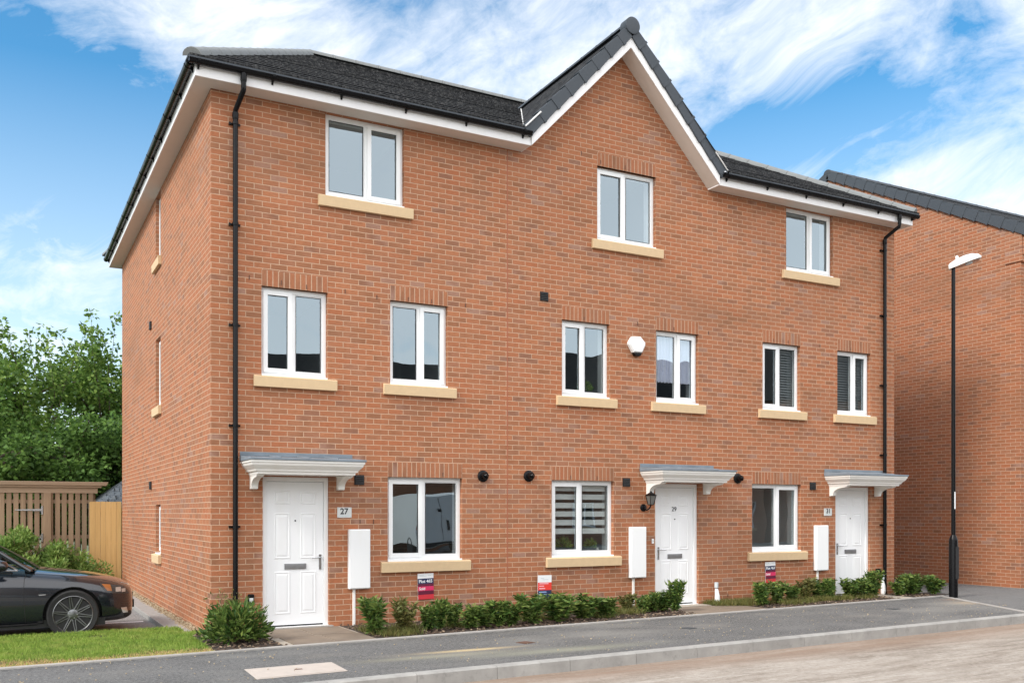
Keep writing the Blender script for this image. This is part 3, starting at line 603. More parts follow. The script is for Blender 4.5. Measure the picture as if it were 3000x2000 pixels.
# gable barge boards
AX, AZ = 6.495, 9.26
m = MB()
for s_ in (-1, 1):
    e = 4.66 if s_ < 0 else 8.33
    m.prism([(AX, -.322, 9.262), (e, -.322, 7.352), (e, -.322, 7.149), (AX, -.322, 9.05)], (0, .019, 0))
m.build('barge_board', 'fascia_white', house, bevel=.003)
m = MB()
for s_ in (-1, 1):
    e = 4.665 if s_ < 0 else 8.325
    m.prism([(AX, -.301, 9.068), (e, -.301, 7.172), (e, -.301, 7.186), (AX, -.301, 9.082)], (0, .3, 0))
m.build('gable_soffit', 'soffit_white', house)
# main roof
ER = .385; zE = 7.365; xL, xR, yB = -.335, 13.245, BD+.385; RX0, RX1, RY, RZ = 2.79, 10.2, 5.1, 10.4
sl_ = (RZ-zE)/(RY+ER); gz = 9.43; Yv = -ER+(gz-zE)/sl_
A, B_, Cc, D_ = (xL, -ER, zE), (xR, -ER, zE), (xR, yB, zE), (xL, yB, zE); E_, F_ = (RX0, RY, RZ), (RX1, RY, RZ)
m = MB()
m.poly([A, (4.5, -ER, zE), (AX, Yv, gz), E_]); m.poly([(AX, Yv, gz), (8.49, -ER, zE), B_, F_]); m.poly([(AX, Yv, gz), F_, E_])
m.poly([B_, Cc, F_]); m.poly([Cc, D_, E_, F_]); m.poly([D_, A, E_])
k = 0; cw = .285
while (k+1)*cw < RY+ER-.02:      # overlapping tile courses of the front slope, each lapped 16 mm over the next
    t0, t1 = k*cw, (k+1)*cw; H_ = lambda t: (xL+(RX0-xL)*t/(RY+ER), xR-(xR-RX1)*t/(RY+ER)); Vl = lambda t: (4.5+(AX-4.5)*min(1, t/(Yv+ER)), 8.49-(8.49-AX)*min(1, t/(Yv+ER)))
    Z0_, Z1_ = zE+sl_*t0+.020, zE+sl_*t1+.003; dx_ = random.uniform(-.002, .002)
    for a0, a1, b0, b1 in ((H_(t0)[0], Vl(t0)[0], H_(t1)[0], Vl(t1)[0]), (Vl(t0)[1], H_(t0)[1], Vl(t1)[1], H_(t1)[1])):
        y0_, y1_ = -ER+t0, -ER+t1
        m.poly([(a0, y0_, Z0_+dx_), (a1, y0_, Z0_+dx_), (b1, y1_, Z1_), (b0, y1_, Z1_)]); m.poly([(a0, y0_, Z0_-.025), (a1, y0_, Z0_-.025), (a1, y0_, Z0_+dx_), (a0, y0_, Z0_+dx_)])
    k += 1
roof = m.build('roof', 'tile', house, recalc=False)
m = MB()   # tile edge thickness along the eaves
m.box(xL, 4.5, -ER, -ER+.02, zE-.035, zE-.001); m.box(xL, xL+.02, -ER+.0199, yB, zE-.035, zE-.001); m.build('eaves_tile', 'tile_unit', roof); m = MB()
m.box(8.49, xR, -ER, -ER+.02, zE-.035, zE-.001); m.box(xR-.02, xR, -ER+.021, yB, zE-.035, zE-.001)
m.build('eaves_tile', 'tile_unit', roof)
m = MB()   # side eaves show the separate tile ends
for k in range(36):
    y = -.36+k*.30; m.box(xL-.012, xL+.1, y, y+.285, zE-.02, zE+.012)
m.build('verge_course', 'tile_unit', roof)
m = MB()
for s_ in (-1, 1):
    pts = [(AX, -.335, gz), (AX+s_*1.996, -.335, gz-2.07), (AX+s_*1.996, -ER, zE), (AX, Yv, gz)]
    if s_ > 0: pts = pts[::-1]
    m.poly(pts)
groof = m.build('gable_roof', 'tile', house, recalc=True)
def verge(parent, ax, az, dirs, slope, y0, y1, n, L, T=None, depth=.175):
    for s_ in dirs:
        ux, uz = s_*math.cos(slope), -math.sin(slope); nx, nz = s_*math.sin(slope), math.cos(slope)
        m = MB(); m.T = T
        for k in range(n):
            a, b = k*L+.05, (k+1)*L+.05
            lo = [(a, -depth+.012), (b-.006, -depth-.004), (b-.006, .030), (a-.02, .008)]
            m.prism([(ax+ux*p_+nx*q_, y0-.004*(k % 2), az+uz*p_+nz*q_) for p_, q_ in lo], (0, y1-y0, 0))
            m.prism([(ax+ux*p_+nx*q_, y0-.010, az+uz*p_+nz*q_) for p_, q_ in ((b-.05, -depth-.01), (b-.005, -depth-.012), (b-.005, .034), (b-.05, .03))], (0, .006, 0))
        m.build('verge_tile', 'tile_unit', parent, bevel=.004)
verge(groof, AX, gz+.01, (-1, 1), math.atan2(2.07, 1.996), -.352, -.2, 8, .352, depth=.165)
def ridge(name, pts, r, parent, L=.45, mat='ridge_tile', cap=True):
    a, b = Vector(pts[0]), Vector(pts[1]); d = (b-a); n = max(1, round(d.length/L)); st = d.length/n; d.normalize()
    side = Vector((-d.y, d.x, 0)).normalized(); up = side.cross(d); up = up if up.z > 0 else -up
    m = MB()
    for k in range(n):
        p0, p1 = a+d*st*k, a+d*(st*(k+1)-.008)
        rings = [[tuple(p+side*math.cos(t)*rr+up*(math.sin(t)*rr*.85-.02)) for t in [math.pi*j/8 for j in range(9)]] for p, rr in ((p0, r), (p0+d*.03, r*1.06), (p0+d*.031, r), (p1, r))]
        m.loft(rings)
    return m.build(name, mat, parent, smooth=1)
ridge('ridge_tile', [(AX, -.37, gz-.005), (AX, Yv, gz-.03)], .10, groof, mat='tile_unit')
m = MB(); m.lathe([(.10, -.378), (.135, -.372), (.135, -.20), (.10, -.19)], (AX, 0, gz-.045), 'y', 28); m.build('ridge_end', 'tile_unit', groof, smooth=1)
ridge('ridge_tile', [(RX0, RY, RZ), (RX1, RY, RZ)], .12, roof)
for a, b in ((A, E_), (B_, F_), (Cc, F_), (D_, E_)):
    a = Vector(a); b = Vector(b); ridge('hip_tile', [tuple(a+(b-a)*.012), tuple(b)], .12, roof)
m = MB()
for s_ in (-1, 1):
    m = MB(); m.tube([(AX+s_*2.0, -ER+.02, zE+.012), (AX, Yv, gz+.015)], .010, 5); m.tube([(AX+s_*1.97, -.37, zE+.03), (AX+s_*1.70, -.37, zE+.30)], .012, 5)
    m.build('valley_mortar', 'mortar_white', roof)
# gutters
def gutter(p0, p1, out, parent):
    p0, p1 = Vector(p0), Vector(p1); d = (p1-p0).normalized(); o = Vector(out); r = .056; m = MB()
    prof = [(math.cos(t)*r, math.sin(t)*r) for t in [math.pi+math.pi*j/9 for j in range(10)]]; inner = [(a*.88, b*.88) for a, b in prof[::-1]]
    ring = lambda p: [tuple(p+o*a+Vector((0, 0, b))) for a, b in prof+inner]
    m.loft([ring(p0), ring(p1)])
    m.prism([tuple(p0+o*a+Vector((0, 0, b))) for a, b in prof], tuple(d*.006)); m.prism([tuple(p1+o*a+Vector((0, 0, b))) for a, b in prof], tuple(-d*.006))
    g_ = m.build('gutter', 'black_plastic', parent, smooth=1)
    n = max(1, int((p1-p0).length/.86))
    for k in range(n+1):
        m = MB()
        p = p0+d*(.12+k*((p1-p0).length-.24)/n)
        prof2 = [(math.cos(t)*(r+.006), math.sin(t)*(r+.006)) for t in [math.pi+math.pi*j/9 for j in range(10)]]
        m.loft([[tuple(p+d*e+o*a+Vector((0, 0, b))) for a, b in prof2+[(c*.9, s*.9) for c, s in prof2[::-1]]] for e in (-.018, .018)])
        m.prism([tuple(p-d*.012+o*a+Vector((0, 0, b))) for a, b in ((-.056, .0), (-.056, -.09), (-.045, -.10), (-.02, -.062), (-.04, -.03))], tuple(d*.024))
        m.build('gutter_bracket', 'black_plastic', g_)
gutter((OL-.085, -.358, 7.325), (4.63, -.358, 7.325), (0, -1, 0), house); gutter((8.36, -.358, 7.325), (OR_+.08, -.358, 7.325), (0, -1, 0), house)
gutter((OL-.058, -.29, 7.325), (OL-.058, BD+.3, 7.325), (-1, 0, 0), house); gutter((OR_+.058, -.29, 7.325), (OR_+.058, BD+.3, 7.325), (1, 0, 0), house)
m = MB(); m.lathe([(.03, 0), (.022, .02), (0.005, .025)], (8.37, -.40, 7.335), 'z', 10)
m.build('gutter_stop', 'chrome', house)
def downpipe(x, xo, brs):
    m = MB(); r = .034; y = -.062
    m.tube([(xo, -.358, 7.30), (xo, -.358, 7.10), (xo, -.355, 7.06), (x, y-.01, 6.90), (x, y, 6.86), (x, y, .02)], r, 12)
    m.lathe([(.042, 7.27), (.042, 7.19), (.036, 7.17)], (xo, -.358, 0), 'z', 12); m.lathe([(.041, 6.87), (.041, 6.80), (.036, 6.78)], (x, y, 0), 'z', 12)
    dp = m.build('downpipe', 'black_plastic', house, smooth=1)
    for z in brs:
        m = MB()
        m.lathe([(.041, z-.018), (.041, z+.018)], (x, y, 0), 'z', 12); m.box(x-.072, x+.072, -.028, -.0005, z-.012, z+.012); m.box(x-.078, x-.06, -.045, -.001, z-.016, z+.016)
        m.build('pipe_clip', 'black_plastic', dp)
downpipe(.305, .345, (1.40, 2.74, 4.07, 5.40, 6.73)); downpipe(12.665, 12.72, (1.35, 2.70, 4.05, 5.40, 6.66))
# canopies
def canopy(cx):
    hw, dp = .765, .60
    prof = [(2.268, 0), (2.240, .0), (2.232, .012), (2.205, .020), (2.175, .048), (2.150, .072), (2.128, .080), (2.124, .102), (2.092, .106)]
    rings = []
    for z, i in prof: rings.append([(cx-hw+i, -.0005, z), (cx-hw+i, -dp+i, z), (cx+hw-i, -dp+i, z), (cx+hw-i, -.0005, z)])
    m = MB(); m.loft(rings); cn = m.build('door_canopy', 'canopy_white', house)
    e = .016; m = MB()
    low = [(cx-hw-e, -.0006, 2.269), (cx-hw-e, -dp-e, 2.269), (cx+hw+e, -dp-e, 2.269), (cx+hw+e, -.0006, 2.269)]
    top = [(cx-hw-e, -.0006, 2.345), (cx-hw-e, -dp-e, 2.298), (cx+hw+e, -dp-e, 2.298), (cx+hw+e, -.0006, 2.345)]
    m.loft([low, top]); m.box(cx-hw-.01, cx+hw+.02, -.012, -.0006, 2.346, 2.40)
    for k in (-.5, 0.0, .5):
        m.tube([(cx+k*hw, -.02, 2.352), (cx+k*hw, -dp-e, 2.302)], .010, 6)
    m.build('lead_roof', 'lead', cn, bevel=.004)
    for s_ in (-1, 1):
        bx = cx+s_*.60; m = MB(); pts = [(0, 2.091), (-.42, 2.091), (-.42, 2.068), (-.37, 2.058)]
        for k in range(9):
            t = k/8; pts.append((-.36+.27*math.sin(t*math.pi/2), 2.052-.125*(1-math.cos(t*math.pi/2))))
        pts += [(-.085, 1.905), (-.001, 1.895)]
        m.prism([(bx-.047, y-.0006, z) for y, z in pts], (.094, 0, 0)); m.box(bx-.054, bx+.054, -.43, -.0006, 2.075, 2.0905)
        m.build('bracket', 'canopy_white', cn, bevel=.004)
for cx in (1.15, 7.672, 11.885): canopy(cx)
# fixtures on the wall
for x, z in ((2.037, 2.05), (6.623, 2.086), (10.81, 2.08), (5.062, 4.965)):
    m = MB(); m.box(x-.072, x+.072, -.012, -.0005, z-.07, z+.07)
    for k in range(5): m.prism([(x-.062, -.028, z-.062+k*.026), (x-.062, -.012, z-.062+k*.026), (x-.062, -.012, z-.042+k*.026), (x-.062, -.020, z-.044+k*.026)], (.124, 0, 0))
    m.build('air_vent', 'black_matte', house)
for y, z in ((5.56, 5.0), (5.56, 2.085)):
    m = MB(); m.box(-.03, -.0005, y-.08, y+.08, z-.07, z+.07); m.build('air_vent', 'black_matte', house, bevel=.004)
for x, z in ((3.99, 2.14), (4.784, 2.155), (9.0, 2.19)):
    m = MB(); m.lathe([(.088, -.0005), (.088, -.02), (.07, -.032), (.05, -.034), (.05, -.10), (.046, -.115), (.03, -.115), (.03, -.05)], (x, 0, z), 'y', 24)
    m.tube([(x, -.10, z), (x+.02, -.125, z+.01)], [.036, .03], 12); m.build('boiler_flue', 'black_plastic', house, smooth=1)
for x in (1.865, 6.665, 10.83):
    m = MB(); m.box(x, x+.315, -.075, -.0005, .515, 1.355); mb_ = m.build('meter_box', 'upvc', house, bevel=.014, seg=3)
    m = MB(); m.box(x+.012, x+.303, -.083, -.0755, .53, 1.34); m.lathe([(.009, -.087), (.009, -.083)], (x+.275, 0, .93), 'y', 10); m.build('meter_door', 'upvc', mb_, bevel=.003)
    m = MB(); m.box(x+.07, x+.108, -.03, -.0005, .0, .516); m.build('cable_duct', 'canopy_white', mb_, bevel=.005)
# alarm box (hexagonal, white, blue lower lens)
m = MB(); ax_, az_ = 6.80, 4.35
hexp = [(-.10, .125), (.07, .135), (.165, .045), (.165, .0), (.10, -.13), (-.08, -.135), (-.165, .0), (-.16, .035)]
m.loft([[(ax_+x, -.0005, az_+z) for x, z in hexp], [(ax_+x, -.06, az_+z) for x, z in hexp], [(ax_+x*.86, -.085, az_+z*.88) for x, z in hexp]]); al = m.build('alarm_box', 'upvc', house, bevel=.01)
m = MB(); m.prism([(ax_-.075, -.07, az_-.135), (ax_+.095, -.07, az_-.13), (ax_+.06, -.07, az_-.185), (ax_-.03, -.07, az_-.185)], (0, .069, 0)); m.build('lamp_lens', 'black_plastic', al, bevel=.004)
# number plates
def plate(x0, x1, z0, z1, txt, sz, tx, small):
    m = MB(); m.box(x0, x1, -.010, -.0005, z0, z1); p = m.build('number_plate', 'grey_plate', house, bevel=.002)
    text_mesh('numerals', txt, sz, 'ink', Matrix.Translation((tx, -.0108, z0+.052)) @ UP, p, .0008, bold=.003)
    m = MB(); a = x0+.03
    for w_ in small: m.box(a, a+w_, -.0112, -.0102, z0+.018, z0+.032); a += w_+.008
    m.build('street_name', 'sign_grey', p)
    m = MB()
    for cx in (x0+.012, x1-.012):
        for cz in (z0+.012, z1-.012): m.lathe([(.004, -.013), (.004, -.0105)], (cx, 0, cz), 'y', 8)
    m.build('screw', 'dark_metal', p)
plate(1.715, 1.923, 1.517, 1.662, '27', .115, 1.757, (.075, .06)); plate(11.10, 11.30, 1.53, 1.67, '31', .115, 11.15, (.07, .06))
# key safe, key box, bell
m = MB(); m.box(.475, .558, -.045, -.0005, .365, .50); ks = m.build('key_safe', 'black_plastic', house, bevel=.012, seg=3)
m = MB(); m.box(.490, .543, -.054, -.0455, .375, .45); m.build('key_safe_cover', 'grey_plate', ks, bevel=.008)
m = MB(); m.tube([(.500, -.035, .455), (.500, -.035, .482), (.533, -.035, .482), (.533, -.035, .455)], .006, 8); m.build('shackle', 'chrome', ks)
m = MB(); m.box(12.475, 12.575, -.05, -.0005, .385, .51); m.lathe([(.022, -.062), (.022, -.05)], (12.525, 0, .455), 'y', 12); m.build('outdoor_socket', 'black_plastic', house, bevel=.008)
m = MB(); m.box(7.135, 7.172, -.022, -.0005, 1.073, 1.152); bl = m.build('doorbell', 'upvc', house, bevel=.005)
m = MB(); m.lathe([(.011, -.026), (.011, -.0222)], (7.1535, 0, 1.118), 'y', 12); m.build('bell_push', 'sign_grey', bl)
# wall lantern at 29
ln = MB(); lx, lz = 6.985, 1.66
ln.lathe([(.062, -.0005), (.062, -.012), (.045, -.022), (.02, -.03)], (lx-.02, 0, lz+.01), 'y', 20)
ln.tube([(lx-.02, -.02, lz), (lx-.02, -.10, lz-.03), (lx, -.15, lz+.0), (lx+.02, -.16, lz+.05)], .012, 8)
lan = ln.build('wall_lantern', 'black_plastic', house, smooth=1)
lc = Vector((lx+.02, -.16, 0)); m = MB()
def sq(z, w): return [(lc.x-w, lc.y-w, z), (lc.x+w, lc.y-w, z), (lc.x+w, lc.y+w, z), (lc.x-w, lc.y+w, z)]
m.loft([sq(lz+.05, .028), sq(lz+.062, .036)]); m.loft([sq(lz+.205, .062), sq(lz+.215, .068), sq(lz+.245, .035), sq(lz+.262, .014), sq(lz+.285, .008)])
for a, b in ((-1, -1), (1, -1), (1, 1), (-1, 1)): m.tube([(lc.x+a*.034, lc.y+b*.034, lz+.06), (lc.x+a*.06, lc.y+b*.06, lz+.207)], .006, 5)
m.build('lantern_cage', 'black_plastic', lan)
m = MB(); m.loft([sq(lz+.063, .030), sq(lz+.204, .056)]); m.build('lantern_glass', 'lantern_smoke', lan)
# weep vents
for x, z in [(.50, 4.70), (.93, 4.68), (1.28, 4.66), (1.83, 4.66), (2.30, 4.63), (2.78, 4.65), (3.15, 4.66), (3.70, 4.66), (2.95, 2.12), (3.33, 2.12), (1.93, 2.25), (5.55, 2.12), (6.05, 2.12), (5.8, 4.66), (6.85, 4.68), (7.6, 4.66), (8.35, 4.66), (9.85, 4.66), (10.2, 4.66), (11.0, 4.66), (11.8, 4.66), (6.12, 7.22), (6.6, 7.22), (5.75, 7.30), (9.7, 2.12), (10.1, 2.12), (2.05, 1.43), (2.25, 1.43), (8.78, .12)]:
    m = MB(); m.box(x-.006, x+.006, -.006, .0, z, z+.06); m.build('weep_vent', 'rust_iron', house)

# ------------------------------------------------------------------ things in / on the windows
def zebra_blind(x0, x1, z0, z1, y):
    m = MB(); z = z1
    while z > z0+.03:
        m.box(x0, x1, y, y+.004, max(z-.085, z0), z); z -= .137
    m.box(x0-.01, x1+.01, y-.01, y+.05, z1, z1+.05); m.box(x0, x1, y-.006, y+.01, z0-.012, z0+.01)
    return m.build('window_blind', 'blind_white')
tag(zebra_blind(5.24, 6.30, 1.26, 2.02, .150), 'white striped roller blind half down in the ground floor window of number 29', 'blind')
def lace(x0, x1, z0, z1, y):
    m = MB(); n = 90; xs = [x0+(x1-x0)*k/n for k in range(n+1)]
    rings = []
    for z in [z1-(z1-z0)*j/10 for j in range(11)]: rings.append([(x, y+.034*math.sin(k*.83+.4*math.sin(k*.21))+.006*math.sin(k*2.1), z+(.008*math.sin(k*1.7) if z < z0+.01 else 0)) for k, x in enumerate(xs)])
    m.loft(rings, closed=False); return m.build('net_curtain', 'fabric_lace', smooth=1, recalc=False)
tag(lace(7.25, 8.11, 3.80, 4.58, .165), 'white gathered net curtain hanging in the first floor window right of the alarm box', 'curtain')
def house_plant(x, y, z, r, h, mat='leaf_bush', pot=True):
    e = empty('potted_plant', (x, y, z)); q = np.random.RandomState(int(x*100))
    if pot:
        m = MB(); m.lathe([(r*.35, 0), (r*.45, h*.3)], n=14); m.build('pot', 'pot_white', e, smooth=1)
    n = 260; dirs = q.randn(n, 3); dirs[:, 2] = np.abs(dirs[:, 2]); dirs /= np.linalg.norm(dirs, axis=1, keepdims=True)
    blades('leaves', mat, np.array([0, 0, h*.45])+dirs*(q.rand(n, 1)**.5)*[r*.8, r*.6, h*.5], h*.25, h*.09, e, upd=dirs)
    return e
tag(house_plant(5.55, .24, .91, .17, .26), 'bushy green plant behind the left pane under the striped blind', 'potted plant', 'house plants on window ledges')
tag(house_plant(6.08, .24, .91, .10, .24), 'small green plant in a pot behind the right pane under the striped blind', 'potted plant', 'house plants on window ledges')
tag(house_plant(5.98, .25, 3.46, .12, .27), 'green plant on the ledge of the first floor window left of the alarm box', 'potted plant', 'house plants on window ledges')
m = MB(); m.prism([(7.30, .24, 3.47), (7.42, .24, 3.47), (7.33, .24, 3.73), (7.27, .24, 3.75)], (0, .02, 0)); tag(m.build('card', 'teal'), 'turquoise card standing under the net curtain', 'card')
m = MB(); m.lathe([(.035, 0), (.05, .05), (.02, .09), (.025, .11)], (6.20, .22, .91), n=12); tag(m.build('ornament', 'pot_white', smooth=1), 'small cream ornament beside the potted plant in the ground floor window of 29', 'ornament')
m = MB(); m.lathe([(.03, 0), (.02, .07), (.028, .10), (.01, .13)], (5.32, .22, .91), n=12); tag(m.build('ornament', 'pot_white', smooth=1), 'small cream ornament at the left end of the ledge under the striped blind', 'ornament')
def slats(x0, x1, z0, z1, y):
    m = MB(); z = z0
    m.box(x0, x1, y-.01, y+.03, z1, z1+.04)
    while z < z1: m.prism([(x0, y-.012, z), (x0, y+.012, z+.03), (x0, y+.014, z+.03), (x0, y-.010, z)], (x1-x0, 0, 0)); z += .048
    for q_ in (.15, .85): m.tube([(x0+(x1-x0)*q_, y, z0), (x0+(x1-x0)*q_, y, z1)], .003, 4)
    return m.build('slatted_blind', 'blind_grey', recalc=False)
simple('blind_grey', (.32, .33, .33), .6, .1)
tag(slats(10.08, 10.46, 3.52, 4.52, .17), 'grey slatted blind behind the right pane of the fifth first floor window from the left', 'blind', 'slatted blinds upstairs at 31')
tag(slats(11.48, 12.28, 3.52, 4.52, .17), 'wide grey slatted blind in the far right first floor window', 'blind', 'slatted blinds upstairs at 31')
m = MB(); m.loft([[(9.16+k*.035, .45+.03*math.sin(k*1.9), z) for k in range(14)] for z in (.2, 2.0)], closed=False); tag(m.build('dark_curtain', 'fabric_dark', smooth=1, recalc=False), 'dark curtain gathered at the left inside the ground floor window of 31', 'curtain')
m = MB(); m.box(10.12, 10.62, 1.80, 1.86, .14, 2.12); tag(m.build('room_door', 'upvc', bevel=.004), 'white inner door standing open inside the ground floor window of 31', 'door')
# dining set seen through the window of 31
t = empty('dining_table', (10.05, 1.05, .13)); tag(t, 'wooden dining table inside the ground floor window of number 31', 'table')
m = MB(); m.box(-.42, .42, -.35, .35, .70, .74); m.build('tabletop', 'wood_in', t)
for a in (-1, 1):
    for b in (-1, 1): m = MB(); m.box(a*.38-.03, a*.38+.03, b*.30-.03, b*.30+.03, 0, .699); m.build('leg', 'wood_in', t)
t = empty('dining_chair', (9.60, .80, .13)); tag(t, 'pink backed chair beside the dining table inside the window of number 31', 'chair')
m = MB(); m.box(-.2, .2, -.2, .2, .44, .49); m.build('seat', 'pink', t, bevel=.01)
m = MB(); m.box(-.2, .2, .17, .21, .55, .98); m.build('backrest', 'pink', t, bevel=.01)
for a in (-1, 1):
    for b in (-1, 1): m = MB(); m.box(a*.18-.02, a*.18+.02, b*.18-.02, b*.18+.02, 0, .439 if b < 0 else .95); m.build('leg', 'wood_in', t)

# ------------------------------------------------------------------ plot signs
def plot_sign(x0, x1, z0, z1, tilt, label, kind, txt=None, y=-.018):
    e = empty('plot_sign', ((x0+x1)/2, y, z0)); e.rotation_euler = (0, R(tilt), 0); tag(e, label, 'sign', 'small coloured plot signs under the windows')
    w, h = (x1-x0)/2, z1-z0
    m = MB(); m.box(-w, w, 0, .008, 0, h); m.build('board', 'sign_white', e)
    def band(n_, mt, a, b, x_=(-1, 1), d=.0015):
        m = MB(); m.box(w*x_[0], w*x_[1], -d, -.0002, h*a, h*b); return m.build(n_, mt, e)
    if kind == 'sold':
        band('header', 'sign_white', .81, 1); band('band', 'sign_navy', .60, .809); band('band', 'sign_plum', .50, .5995); band('band', 'sign_pink', .33, .4995); band('band', 'sign_plum', .18, .3295); band('band', 'sign_red', 0, .1795)
        text_mesh('lettering', txt, h*.17, 'sign_white', Matrix.Translation((-w*.88, -.0022, h*.645)) @ UP, e, .0005, bold=.0012)
        text_mesh('lettering', 'Sold', h*.15, 'sign_white', Matrix.Translation((-w*.86, -.0022, h*.365)) @ UP, e, .0005, bold=.0012)
        m = MB()
        for a, b, c in ((-.8, -.2, .93), (-.8, .1, .89), (.3, .7, .91)): m.box(w*a, w*b, -.0022, -.0016, h*c, h*(c+.016))
        m.build('small_print', 'sign_grey', e)
    else:
        band('header', 'sign_white', .72, 1); band('band', 'sign_scarlet', .42, .7195); band('band', 'sign_navy', 0, .4195)
        m = MB()
        for a, b, c in ((-.8, .55, .655), (-.8, -.1, .56), (-.8, .05, .465)): m.box(w*a, w*b, -.0022, -.0016, h*c, h*(c+.04))
        m.build('small_print', 'sign_rose', e)
        m = MB()
        for a, b, c in ((-.8, .25, .33), (-.8, .25, .24)): m.box(w*a, w*b, -.0022, -.0016, h*c, h*(c+.035))
        m.build('small_print', 'sign_sky', e)
        m = MB()
        for a, b, c in ((-.6, -.1, .87), (-.3, .5, .82)): m.box(w*a, w*b, -.0022, -.0016, h*c, h*(c+.02))
        m.build('small_print', 'sign_grey', e)
    return e
plot_sign(2.93, 3.18, .325, .70, -1.5, 'white, navy and pink Plot 465 Sold sign on the wall under the window of 27', 'sold', 'Plot 465')
plot_sign(4.915, 5.16, .215, .615, .5, 'white, red and navy sign standing behind the shrubs under the striped blind window', 'info', y=-.06)
plot_sign(9.645, 9.885, .335, .705, -2, 'white, navy and pink Plot 463 Sold sign under the window of 31', 'sold', 'Plot 463')
# condensate pipe stubs beside the doors
def stub(x, y, label):
    e = empty('pipe_stub', (x, y, .0)); tag(e, label, 'pipe', 'white pipe stubs by the wall')
    m = MB(); m.tube([(0, 0, .30), (0, 0, .39)], .035, 12); m.build('cap', 'sign_grey', e, smooth=1)
    m = MB(); m.tube([(0, 0, .285), (0, 0, .302)], .030, 12); m.build('collar', 'dark_metal', e, smooth=1)
    m = MB(); m.tube([(0, 0, .285), (.004, 0, .26), (.018, 0, .17), (.022, 0, .09), (.014, 0, .03), (.01, 0, .01)], [.022, .03, .042, .048, .043, .03], 14); m.build('sleeve', 'upvc', e, smooth=1)
stub(8.44, -.10, 'short white pipe with wrapped sleeve on the flags right of door 29')
stub(12.60, -.06, 'short white pipe half hidden by shrubs right of door 31')
# ------------------------------------------------------------------ covers in the pavement
e = empty('inspection_cover', (0, 0, 0)); tag(e, 'cream rectangular utility cover set in the tarmac pavement near the kerb', 'utility cover')
m = MB(); m.prism([(-.265, -3.12, .001), (.655, -3.085, .001), (.63, -3.70, .001), (-.29, -3.76, .001)], (0, 0, .006)); m.build('frame', 'cover_buff', e, bevel=.002)
m = MB(); m.prism([(-.235, -3.15, .0072), (.625, -3.115, .0072), (.602, -3.67, .0072), (-.26, -3.73, .0072)], (0, 0, .004)); m.build('lid', 'cover_buff', e, bevel=.002)
m = MB(); m.box(.17, .25, -3.43, -3.38, .0112, .0125); m.build('lifting_eye', 'rust_iron', e)
def stopcock(x, y, mat, label, rz):
    e = empty('stopcock_cover', (x, y, 0), rz); tag(e, label, 'utility cover', 'small iron covers in the pavement')
    m = MB(); m.box(-.085, .085, -.085, .085, .001, .005); m.build('frame', mat, e); m = MB(); m.box(-.065, .065, -.065, .065, .0052, .009); m.build('lid', mat, e, bevel=.002)
stopcock(3.22, -2.71, 'rust_iron', 'small rusty square cover in the pavement left of the other iron covers', .3)
stopcock(5.90, -2.50, 'cast_iron', 'small black square cover in the pavement in front of door 29', .25)
stopcock(10.55, -2.02, 'cast_iron', 'small dark cover in the pavement near the lamp post', .1)
# ------------------------------------------------------------------ street lamp
e = empty('street_lamp', (13.34, -1.06, 0)); tag(e, 'tall black street lamp with a white lantern at the edge of the side drive', 'street lamp')
m = MB(); m.lathe([(.080, -.05), (.080, 1.06), (.072, 1.10), (.045, 1.17)], n=24); m.build('base', 'black_plastic', e, smooth=1)
m = MB(); m.lathe([(.0385, 1.165), (.034, 6.20)], n=20); pole = m.build('pole', 'black_plastic', e, smooth=1)
m = MB(); m.box(-.045, .045, -.087, -.078, .35, .95); m.build('access_door', 'black_matte', e, bevel=.004)
m = MB(); m.lathe([(.047, 1.12), (.049, 1.155), (.042, 1.17)], n=20); m.build('collar', 'dark_metal', e, smooth=1)
m = MB(); a_ = R(-92)
m.loft([[(math.cos(a_+t)*.0395, math.sin(a_+t)*.0395, z) for t in (-.45, -.15, .15, .45)] for z in (1.66, 1.98)], caps=False, closed=False); m.build('sticker', 'sign_white', e)
h_ = empty('tmp'); bpy.data.objects.remove(h_)
dirx = Vector((.62, -.78, 0)).normalized(); tl = R(11)
def LT(a, b, c):        # along lantern, across, up
    c_, s_ = math.cos(tl), math.sin(tl); al = a*c_-c*s_; up_ = a*s_+c*c_
    side = Vector((-dirx.y, dirx.x, 0)); q_ = dirx*al*.80+side*b; return (q_.x, q_.y, 6.20+up_*1.15)
m = MB(); m.T = LT; rings = []
for a, w, top, bot in ((-.10, .055, .055, -.02), (-.06, .075, .08, -.022), (.06, .10, .105, -.024), (.25, .15, .125, -.024), (.42, .16, .115, -.022), (.54, .125, .075, -.015), (.60, .06, .03, -.008)):
    rings.append([(a, -w, bot), (a, -w*.98, bot+.022), (a, -w*.75, bot+(top-bot)*.72), (a, 0, top), (a, w*.75, bot+(top-bot)*.72), (a, w*.98, bot+.022), (a, w, bot)])
m.loft(rings); lt = m.build('lantern', 'canopy_white', e, smooth=50)
m = MB(); m.T = LT; m.loft([[(a, -w*.86, -.029), (a, w*.86, -.029), (a, w*.8, -.021), (a, -w*.8, -.021)] for a, w in ((-.03, .08), (.25, .15), (.42, .155), (.55, .10))]); m.build('lantern_underside', 'dark_metal', lt)
m = MB(); m.T = LT; m.lathe([(.07, -.045), (.085, -.030)], (.33, 0, 0), n=16); m.build('lamp_glass', 'sign_grey', lt, smooth=1)
m = MB(); m.T = LT; m.lathe([(.036, .09), (.036, .135), (.028, .155), (.01, .162)], (.10, 0, 0), n=16); m.build('photocell', 'upvc', lt, smooth=1)
